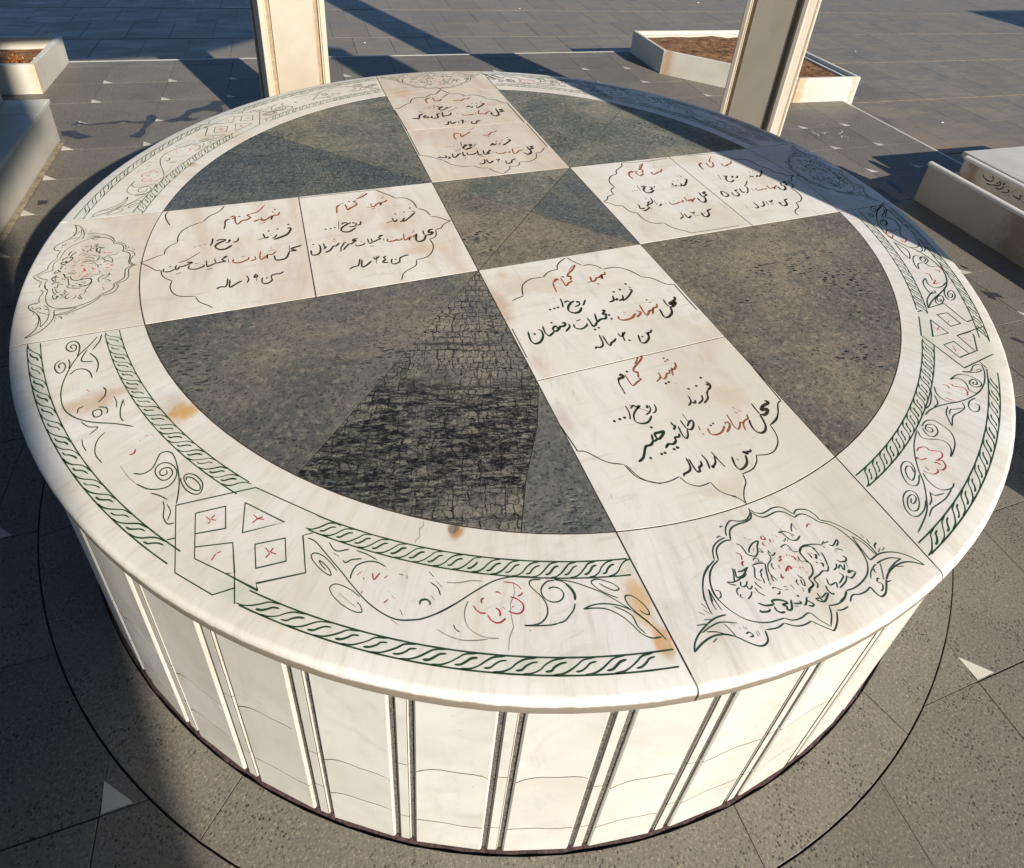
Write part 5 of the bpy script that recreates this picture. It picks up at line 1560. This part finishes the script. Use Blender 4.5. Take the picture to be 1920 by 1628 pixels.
# drum: 50 periods of a wide panel and a narrow strip, in three courses, over a dark core
core=MB(); n=150; r0=.9812*U; zt=(HT-.0318)*U-.001
core.add([(r0*math.cos(2*PI*i/n),r0*math.sin(2*PI*i/n),z) for z in (0,zt) for i in range(n)],[(i,(i+1)%n,n+(i+1)%n,n+i) for i in range(n)])
obj('drum_core',core.mesh('drum_core',M['groove'],True),table)
NP=50; per=2*PI/NP; a_ref=math.radians(-113.4+.175)     # centre of a groove left of a strip
R0=.984*U; th=.014
def panel_mesh(w,zlo,zhi,name):
    # local frame: x outward, y along the wall, z up; zlo/zhi are lists of edge heights across the width
    n=len(zlo)-1; b=.0032; vs=[];fs=[]
    ysn=[-w/2+w*t/n for t in range(n+1)]
    def edge(y,e): return max(-w/2+e,min(w/2-e,y))
    rows=[]
    for side,e,x in ((0,0,R0-th),(0,0,R0-b*.8),(0,b,R0),(1,b,R0),(1,0,R0-b*.8),(1,0,R0-th)):
        row=[]
        for t in range(n+1):
            z=zlo[t] if side==0 else zhi[t]
            vs.append((x,edge(ysn[t],e),z)); row.append(len(vs)-1)
        rows.append(row)
    for a_,b_ in zip(rows[:-1],rows[1:]):
        for t in range(n): fs.append((a_[t],a_[t+1],b_[t+1],b_[t]))
    # side bevels
    for t,s in ((0,0),(n,1)):
        q=[rows[1][t],rows[2][t],rows[3][t],rows[4][t]]; fs.append(tuple(q) if s else tuple(reversed(q)))
        q=[rows[0][t],rows[1][t],rows[4][t],rows[5][t]]; fs.append(tuple(q) if s else tuple(reversed(q)))
    return mesh(name,vs,fs,M['drum'])
wp=(per-math.radians(1.33)-2*math.radians(.20))*R0; ws=math.radians(1.33-.40)*R0
H3=zt
def wob(n,h,amp,seed):
    rnd=random.Random(seed); ph=rnd.random()*6; sl=rnd.uniform(-1,1)*amp*.9
    out=[]
    for t in range(n+1):
        u=t/n; e=-(abs(2*u-1)**6)*amp*.8
        out.append(h+amp*(.55*math.sin(u*5+ph)+.3*math.sin(u*11+ph*2))+sl*(u-.5)+e*(1 if rnd.random()<2 else 0))
    return out
variants=[]
for v in range(8):
    rnd=random.Random(50+v); h1=(.080+rnd.uniform(-.018,.022))*U; h2=(.226+rnd.uniform(-.022,.035))*U; n_=9; g_=.0021
    e1=wob(n_,h1,.0065,v); e2=wob(n_,h2,.0085,v+20); z0=[.004]*(n_+1); z3=[H3]*(n_+1)
    f=[panel_mesh(wp,z0,[a-g_ for a in e1],'drum_panel'),panel_mesh(wp,[a+g_ for a in e1],[a-g_ for a in e2],'drum_panel'),panel_mesh(wp,[a+g_ for a in e2],z3,'drum_panel')]
    s_=[panel_mesh(ws,[.004]*3,[h1-.0018]*3,'drum_strip'),panel_mesh(ws,[h1+.0018]*3,[h2-.0018]*3,'drum_strip'),panel_mesh(ws,[h2+.0018]*3,[H3]*3,'drum_strip')]
    bs=MB(); bs.box(R0-.012,R0-.0003,-ws/2+.0015,ws/2-.0015,.006,H3-.002); s_.append(bs.mesh('mortar_backing',M['joint_tan']))
    bk=MB()
    bk.box(R0-.012,R0-.0003,-wp/2+.003,wp/2-.003,.006,H3-.002); f.append(bk.mesh('mortar_backing',M['joint_tan']))
    variants.append((f,s_))
for i in range(NP):
    f,s_=variants[random.Random(i*7+3).randrange(8)]
    a_s=a_ref+math.radians(1.33)/2+i*per; a_p=a_s+math.radians(1.33)/2+(per-math.radians(1.33))/2
    for me in f: o=obj(me.name.split('.')[0],me,table); o.rotation_euler=(0,0,a_p)
    if True:
        for me in s_: o=obj(me.name.split('.')[0],me,table); o.rotation_euler=(0,0,a_s)
# ragged mortar at the foot
mm=MB(); n=260; vs=[]
for i in range(n):
    a=2*PI*i/n; r1=(.9855+.0030*mnoise.noise(Vector((math.cos(a)*25,math.sin(a)*25,0)))+random.uniform(0,.0012))*U; h=.003+.005*abs(mnoise.noise(Vector((math.cos(a)*40,math.sin(a)*40,3))))
    for r,z in ((.982*U,h),(r1-.002,h*.6),(r1+.002,.0008)): vs.append((r*math.cos(a),r*math.sin(a),z))
fs=[]
for i in range(n):
    j=(i+1)%n
    for q in (0,1): fs.append((3*i+q,3*i+q+1,3*j+q+1,3*j+q))
M['foot']=flat('foot_mortar',(.060,.034,.032),.85,.6,120)
obj('foot_mortar',mesh('foot_mortar',vs,fs,M['foot']),table)

# ================================================================ COLUMNS AND CANOPY
ZC=2.15*U
def column(x,y,w,phi,label):
    c=empty('canopy_column',(x*U,y*U,0),label=label,cat='column',group='square marble canopy columns')
    c.rotation_euler=(0,0,math.radians(phi)); W=w*U; p=.085*W; h=ZC
    b=MB(); b.box(-W/2+.030,W/2-.030,-W/2+.030,W/2-.030,0,h); obj('core',b.mesh('core',M['col_marble']),c)
    for sx in (-1,1):
        for sy in (-1,1):
            q=MB(); cx,cy=sx*(W/2-p/2),sy*(W/2-p/2); rr=p*.16
            poly=[]
            for ax,ay,st in ((1,1,0),(-1,1,90),(-1,-1,180),(1,-1,270)):
                for t in range(4):
                    an=math.radians(st+90*t/3); poly.append((cx+ax*(p/2-rr)+rr*math.cos(an),cy+ay*(p/2-rr)+rr*math.sin(an)))
            q.prism(poly,0,h); obj('corner_post',q.mesh('corner_post',M['col_marble']),c)
    for k in range(4):
        Mx=Matrix.Rotation(k*PI/2,4,'Z')
        q=MB(); q.box(-W*.325,W*.325,W/2-.031,W/2-.011,0.0,h,M=Mx); obj('face_panel',q.mesh('face_panel',M['col_panel']),c)
        for s in (-1,1):
            q=MB(); x0,x1=(W*.329,W/2-p-.001) if s>0 else (-W/2+p+.001,-W*.329)
            q.box(x0,x1,W/2-.031,W/2-.020,0,h,M=Mx); obj('inlay_strip',q.mesh('inlay_strip',M['col_tan']),c)
            q=MB(); xx=s*(W/2-p-.004); q.box(xx-.003,xx+.003,W/2-.0195,W/2-.006,0,h,M=Mx); obj('fillet',q.mesh('fillet',M['col_marble']),c)
    return c
column(-.4315,1.55,.242,-83,'sunlit cream marble column behind the table, left of the two')
column(1.40,.85,.230,-146.5,'marble column with a shaded panel and bright right side, near the planter box')
column(1.30,-1.16,.232,-207,'marble canopy column to the right of the camera, out of view')
column(-1.95,.35,.232,-23,'marble canopy column left of the table, out of view')
roof=empty('canopy_roof',(0,0,ZC),label='flat polygonal canopy roof over the memorial table, out of view above',cat='roof')
RP=[(1.46,1.02),(.10,2.05),(-1.6,2.0),(-2.35,.6),(-2.3,-1.28),(.42,-1.18),(.60,-1.14),(.80,-.98),(.93,-.86),(1.08,-1.0),(1.36,-1.30),(1.33,.2)]
prism('roof_slab',UP(RP),0.0,.16,M['roof'],roof,bev=.01)

# ================================================================ PLANTERS
def tube_box(name,a,b,w,z0,z1,m,parent,bev=.003,side=1,**k):
    dx,dy=b[0]-a[0],b[1]-a[1]; l=math.hypot(dx,dy); nx,ny=-dy/l*w*side,dx/l*w*side
    return prism(name,UP([a,b,(b[0]+nx,b[1]+ny),(a[0]+nx,a[1]+ny)]),z0,z1,m,parent,bev=bev,**k)
def soil(name,poly,z,amp,parent,seed):
    # lumpy soil bed filling a convex outline
    cx=sum(p[0] for p in poly)/len(poly); cy=sum(p[1] for p in poly)/len(poly); P=[]
    for i in range(len(poly)):
        a,b=poly[i],poly[(i+1)%len(poly)]
        for t in range(14): P.append((a[0]+(b[0]-a[0])*t/14,a[1]+(b[1]-a[1])*t/14))
    vs=[];n=len(P);K=16
    for r in range(K):
        f=1-r/K
        for x,y in P:
            X,Y=(cx+(x-cx)*f)*U,(cy+(y-cy)*f)*U
            h=amp*(mnoise.fractal(Vector((X*4,Y*4,seed)),1.0,2.0,4))+ .35*amp*mnoise.noise(Vector((X*30,Y*30,seed)))
            vs.append((X,Y,z+h))
    vs.append((cx*U,cy*U,z)); fs=[(r*n+i,r*n+(i+1)%n,(r+1)*n+(i+1)%n,(r+1)*n+i) for r in range(K-1) for i in range(n)]
    fs+=[((K-1)*n+i,(K-1)*n+(i+1)%n,K*n) for i in range(n)]
    return obj(name,mesh(name,vs,fs,M['soil'],True),parent)
def planter(label,out,h,w,ledge=True,seed=1,soilz=None):
    p=empty('planter_box',(0,0,0),label=label,cat='planter')
    out=out if area(out)>0 else out[::-1]
    inn=inset(out,w); n=len(out)
    for i in range(n):
        a,b,c,d=out[i],out[(i+1)%n],inn[(i+1)%n],inn[i]
        prism('side_slab',UP([a,b,c,d]),-STEP,h*U,M['box_marble'],p,bev=.003,gap=.0006)
    if ledge:
        l0=inset(out,w+.0015); l1=inset(out,w+.030)
        for i in range(n): prism('inner_lining',UP([l0[i],l0[(i+1)%n],l1[(i+1)%n],l1[i]]),-.05,h*U-.030,M['box_marble'],p,bev=.002)
    soil('soil',inset(out,w+.006),(soilz if soilz else h*U-.045),.018,p,seed)
    return p
planter('planter box with a cut corner and bare brown soil behind the right column',
        [(1.742,2.087),(2.296,1.505),(2.733,1.470),(2.790,2.455),(1.768,2.512)],.148,.022,seed=3)
planter('planter box at the left edge with dry orange plant and half in shade',
        [(-2.35,2.30),(-1.503,2.245),(-1.474,2.690),(-2.32,2.735)],.140,.024,ledge=False,seed=5,soilz=.115)
# stones and clods
for k_,(bx,by,n_) in enumerate(((2.25,2.05,90),)):
    mb=MB()
    for i in range(n_):
        x=bx+random.uniform(-.42,.42); y=by+random.uniform(-.45,.38)
        if x+y<3.96: continue
        r=random.uniform(.004,.011); z=.148*U-.052+random.uniform(0,.01); v=[]
        for q in range(6): v.append((x*U+r*math.cos(q*PI/3)*random.uniform(.7,1.2),y*U+r*math.sin(q*PI/3)*random.uniform(.7,1.2),z))
        v.append((x*U,y*U,z+r*.8)); mb.add(v,[(q,(q+1)%6,6) for q in range(6)])
    tag(obj('soil_clods',mb.mesh('soil_clods',M['soil'])),label='small clods and pebbles on the planter soil',cat='soil clods',kind='stuff')
# dry plant in the left planter
pl=MB()
for i in range(420):
    a=random.uniform(0,2*PI); r=abs(random.gauss(0,.055)); x=-1.62*U+r*math.cos(a)*1.1; y=2.40*U+r*math.sin(a); z=.115+random.uniform(0,.07)*max(.2,1-r/.12)
    t=random.uniform(0,2*PI); l=random.uniform(.010,.024); u=Vector((math.cos(t)*l,math.sin(t)*l,random.uniform(-.4,1)*l)); s=Vector((-math.sin(t),math.cos(t),random.uniform(-.4,.4)))*l*.28
    c_=Vector((x,y,z)); pl.add([c_-s*.3,c_+u*.5-s,c_+u,c_+u*.5+s],[(0,1,2,3)])
tag(obj('dry_plant',pl.mesh('dry_plant',M['dry'])),label='tuft of dry orange leaves in the left planter box',cat='plant')
for q,(x,y,z,s) in enumerate(((-1.555,2.47,.135,.012),(-1.72,2.58,.13,.010))):
    mb=MB(); v=[(x*U+s*math.cos(i*PI/3+q)*random.uniform(.6,1.3),y*U+s*math.sin(i*PI/3+q)*random.uniform(.6,1.3),z+random.uniform(-.003,.003)) for i in range(6)]
    v.append((x*U,y*U,z+.008)); mb.add(v,[(i,(i+1)%6,6) for i in range(6)])
    tag(obj('paper_scrap',mb.mesh('paper_scrap',M['white_bit'])),label=('crumpled white scrap beside the dry orange plant','white scrap by the back wall of the left planter')[q],cat='scrap')

# ================================================================ RIGHT TROUGH AND GRAVE SLAB
def cap(name,a,b,w,h0,h1,m,parent):
    # rounded coping on top of a wall
    dx,dy=b[0]-a[0],b[1]-a[1]; l=math.hypot(dx,dy); n=(dy/l,-dx/l); vs=[]; K=9
    for p_ in (a,b):
        for t in range(K):
            u=PI*t/(K-1); vs.append(((p_[0]+n[0]*w/2*math.cos(u))*U,(p_[1]+n[1]*w/2*math.cos(u))*U,h0+(h1-h0)*math.sin(u)))
    fs=[(t,K+t,K+t+1,t+1) for t in range(K-1)]+[tuple(range(K)),tuple(reversed(range(K,2*K))),(0,K-1,2*K-1,K)]
    me=mesh(name,vs,fs,m,True); o=obj(name,me,parent); me.set_sharp_from_angle(angle=math.radians(50)); return o
tr=empty('inscribed_trough',(0,0,0),label='long low marble trough with an inscribed inner wall at the right edge',cat='trough')
dirv=(.058,1.0)
def along(x0,y): return (x0+.058*(y-.418),y)
TH1=.180*U
yA,yB=.418,-1.9
for (xa,nm,hh) in ((2.034,'outer_wall',TH1-.016),(2.2555,'inner_wall',TH1-.010)):
    segs=[yA,-.62,yB]
    for s0,s1 in zip(segs[:-1],segs[1:]):
        tube_box(nm,along(xa-.013,s0),along(xa-.013,s1+.002),.026,0.0005,hh,M['trough_marble'],tr,side=1)
        cap('coping',along(xa,s0+.006),along(xa,s1+.004),.034,hh+.0005,hh+.020,M['marble_clean'],tr)
tube_box('end_wall',along(2.049,yA-.002),along(2.240,yA+.012),.020,.0005,TH1*.60,M['trough_marble'],tr,side=-1)
tube_box('channel_floor',along(2.049,yA-.02),along(2.049,yB),.19,.0005,.05,M['trough_marble'],tr,side=1)
WT=[[(.319,-.321),(.31,-.332),(.288,-.337),(.272,-.331),(.27,-.32),(.28,-.31)],[(.287,-.319),(.284,-.319)],[(.29,-.35),(.273,-.349),(.255,-.341),(.241,-.336),(.234,-.326),(.242,-.32),(.25,-.332)],[(.245,-.316),(.237,-.315)],
[(.247,-.349),(.23,-.346),(.218,-.333),(.222,-.326)],[(.229,-.317),(.222,-.32),(.22,-.312)],[(.218,-.352),(.199,-.347),(.191,-.334),(.199,-.329)],[(.211,-.323),(.196,-.318)],[(.19,-.354),(.179,-.351)],[(.181,-.335),(.168,-.315)],
[(.172,-.342),(.153,-.344),(.137,-.341),(.145,-.33),(.133,-.326)],[(.149,-.351),(.137,-.347)],[(.131,-.347),(.116,-.347)],[(.12,-.33),(.10,-.345),(.08,-.34)],[(.07,-.32),(.06,-.35),(.03,-.345)]]
wl=MB(); t_=MB()
for s in WT:
    P=[(y*U,(z+HT)*U) for y,z in s]
    ribbon(t_,catmull(P) if len(P)>2 else P,.0045*U,0)
for (a,b,_z) in t_.v: 
    y=a/U; x=(2.2555-.013)+.058*(y-.418)-.0008; wl.v.append((x*U,a,b))
wl.f=t_.f
iw=[o for o in C.objects if o.name.startswith('inner_wall')][0]
obj('lettering',wl.mesh('lettering',M['p_t']),iw,kind='stuff')
gs=empty('grave_slab',(0,0,0),label='raised pale marble slab with rounded edge beyond the trough at the right edge',cat='gravestone')
g0=[(2.300,.474),(2.300+.058*(-2.4),-1.9),(3.5,-1.95),(3.56,.398)]
prism('top_slab',UP(g0),.156*U,.180*U,M['slab_grey'],gs,bev=.004)
prism('base',UP(inset(g0 if area(g0)>0 else g0[::-1],.03)),0,.156*U,M['trough_marble'],gs,bev=.002)

# ================================================================ LEFT BENCH
bn=empty('marble_bench',(0,0,0),label='long low marble bench crossed by a shadow at the left edge',cat='bench')
def alL(x0,y): return (x0+.052*(y-1.70),y)
BH=.176*U
for s0,s1 in ((1.70,.90),(.898,.10),(.098,-1.2)):
    tube_box('front_slab',alL(-1.343,s0),alL(-1.343,s1),.022,.0005,BH-.022,M['trough_marble'],bn,side=-1)
for s0,s1 in ((1.705,1.555),(1.553,.75),(.748,-.2),(-.202,-1.2)):
    tube_box('seat_slab',alL(-1.338,s0),alL(-1.338,s1),.145,BH-.021,BH,M['box_marble'],bn,side=-1)
tube_box('end_slab',alL(-1.366,1.70),alL(-1.48,1.703),.02,.0005,BH-.022,M['trough_marble'],bn,side=1)
tube_box('core',alL(-1.372,1.67),alL(-1.372,-1.2),.10,.0005,BH-.024,M['mortar'],bn,side=-1)
tube_box('mortar_foot',alL(-1.322,1.66),alL(-1.322,-1.2),.018,.0005,.010,M['mortar_tan'],bn,side=-1)
lw=empty('inscribed_wall',(0,0,0),label='marble wall with black lettering rising behind the left bench',cat='wall')
wa=tube_box('wall_slab',alL(-1.484,1.70),alL(-1.484,-1.2),.03,.0005,BH+.20,M['trough_marble'],lw,side=-1)
tl=MB(); t_=MB()
for s in [[(1.58,.04),(1.56,.02),(1.53,.03),(1.55,.05)],[(1.52,.05),(1.50,.02),(1.46,.03),(1.44,.055)],[(1.40,.06),(1.38,.02),(1.34,.02)],[(1.54,.075),(1.52,.075)],[(1.30,.03),(1.27,.06),(1.24,.02),(1.20,.03)]]:
    P=[(y*U,BH+z*U) for y,z in s]; ribbon(t_,catmull(P),.008*U,0)
for (a,b,_z) in t_.v:
    y=a/U; tl.v.append((alL(-1.484,y)[0]*U+.0009,a,b))
tl.f=t_.f; obj('lettering',tl.mesh('lettering',M['p_t']),wa,kind='stuff')

# ================================================================ SMALL THINGS ON THE GROUND
ck=MB()
for s in [[(2.112,1.142),(2.095,1.11),(2.108,1.091),(2.088,1.074)],[(2.151,1.117),(2.146,1.092),(2.179,1.112)],[(2.227,1.072),(2.278,1.093),(2.284,1.109)],[(2.19,1.198),(2.199,1.187)],[(2.214,1.193),(2.25,1.191)],[(2.194,1.117),(2.183,1.102)],[(2.13,1.05),(2.16,1.04)],[(2.21,1.03),(2.23,1.05),(2.25,1.02)]]:
    P=[(x*U,y*U) for x,y in s]; ribbon(ck,catmull(P) if len(P)>2 else P,.0055,.0014)
obj('chalk_scribble',ck.mesh('chalk_scribble',M['chalk']),floor,kind='stuff')
SC=[(3.63,4.36,'upper plaza beyond the right column',1.5),(4.10,2.72,'open plaza right of the planter box',1.0),(3.42,1.33,'plaza beyond the white step line',1.2),(2.86,1.86,'plaza close behind the planter',1.0),(.13,3.33,'plaza just right of the left column',1.0),(.06,2.99,'plaza near the brown stain',1.0),(3.25,3.3,'plaza far behind the planter box',.9),(1.62,4.2,'far plaza beyond the long joint',.9)]
for q,(x,y,t,s) in enumerate(SC):
    mb=MB(); r=.011*s; v=[(x*U+r*math.cos(i*PI/3)*random.uniform(.6,1.5),y*U+r*.7*math.sin(i*PI/3)*random.uniform(.6,1.3),-STEP+.001) for i in range(6)]+[(x*U,y*U,-STEP+.008)]
    mb.add(v,[(i,(i+1)%6,6) for i in range(6)]); tag(obj('litter_scrap',mb.mesh('litter_scrap',M['white_bit'])),label='tiny white scrap on the '+t,cat='litter')
mb=MB(); mb.prism(UP([(-.255,-.365),(-.250,-.372),(-.236,-.362),(-.243,-.354)]),ZT-.0005,ZT+.0008,0)

# ================================================================ UNSEEN BUILDINGS, ADDED AND SHAPED TO CAST THE LONG SHADOWS
def building(label,x0,x1,y0,y1,h,rotz=0.0,over=None):
    b=empty('added_building',((x0+x1)/2*U,(y0+y1)/2*U,-STEP),label=label,cat='building'); b.rotation_euler=(0,0,rotz)
    X,Y=(x1-x0)/2*U,(y1-y0)/2*U; q=MB(); q.box(-X,X,-Y,Y,0,h*U); wl_=obj('wall',q.mesh('wall',M['stucco']),b)
    if over:
        q=MB(); q.box(-X,X+over[1]*U,-Y,Y+.004,over[0]*U,h*U-.002); obj('shadow_overhang',q.mesh('shadow_overhang',M['stucco']),b); q=MB(); q.box(-X,X+.04*U,-Y,Y+.002,(over[0]-.16)*U,over[0]*U-.002); obj('cornice',q.mesh('cornice',M['stucco']),b)  # overhang shaped so the shadow edge reaches the left planter and bench
    q=MB(); q.box(-X-.15,X+.15,-Y-.15,Y+.15,h*U+.002,h*U+.25); obj('parapet',q.mesh('parapet',M['roof']),b)
    nx=max(2,int(2*X/2.4))
    for r in range(max(1,int(h*U/3.2))):
        for i in range(nx):
            px=-X+(i+.5)*2*X/nx; z=1.0+r*3.1
            q=MB(); q.box(px-.6,px+.6,Y+.002,Y+.06,z,z+1.5); fo=obj('window',q.mesh('window',M['frame']),b)
            q=MB(); q.box(px-.5,px+.5,Y+.062,Y+.07,z+.1,z+1.4); obj('pane',q.mesh('pane',M['glass']),fo)
sdx,sdy=sd.x/math.hypot(sd.x,sd.y),sd.y/math.hypot(sd.x,sd.y)
Lb=4.6
ex,ey=-.752+sdx*Lb,-.78+sdy*Lb
building('plain stone building behind the camera, its corner shading the left side',ex-11,ex,ey-4,ey,6.6,over=(3.64+.138,.21))  # added, unseen: corner placed along the shadow edge left of the table
building('low plain building to the right, out of view',9.05,14,-9,-1.75,2.75,rotz=0)  # unseen block added for the shadow on the far right plaza
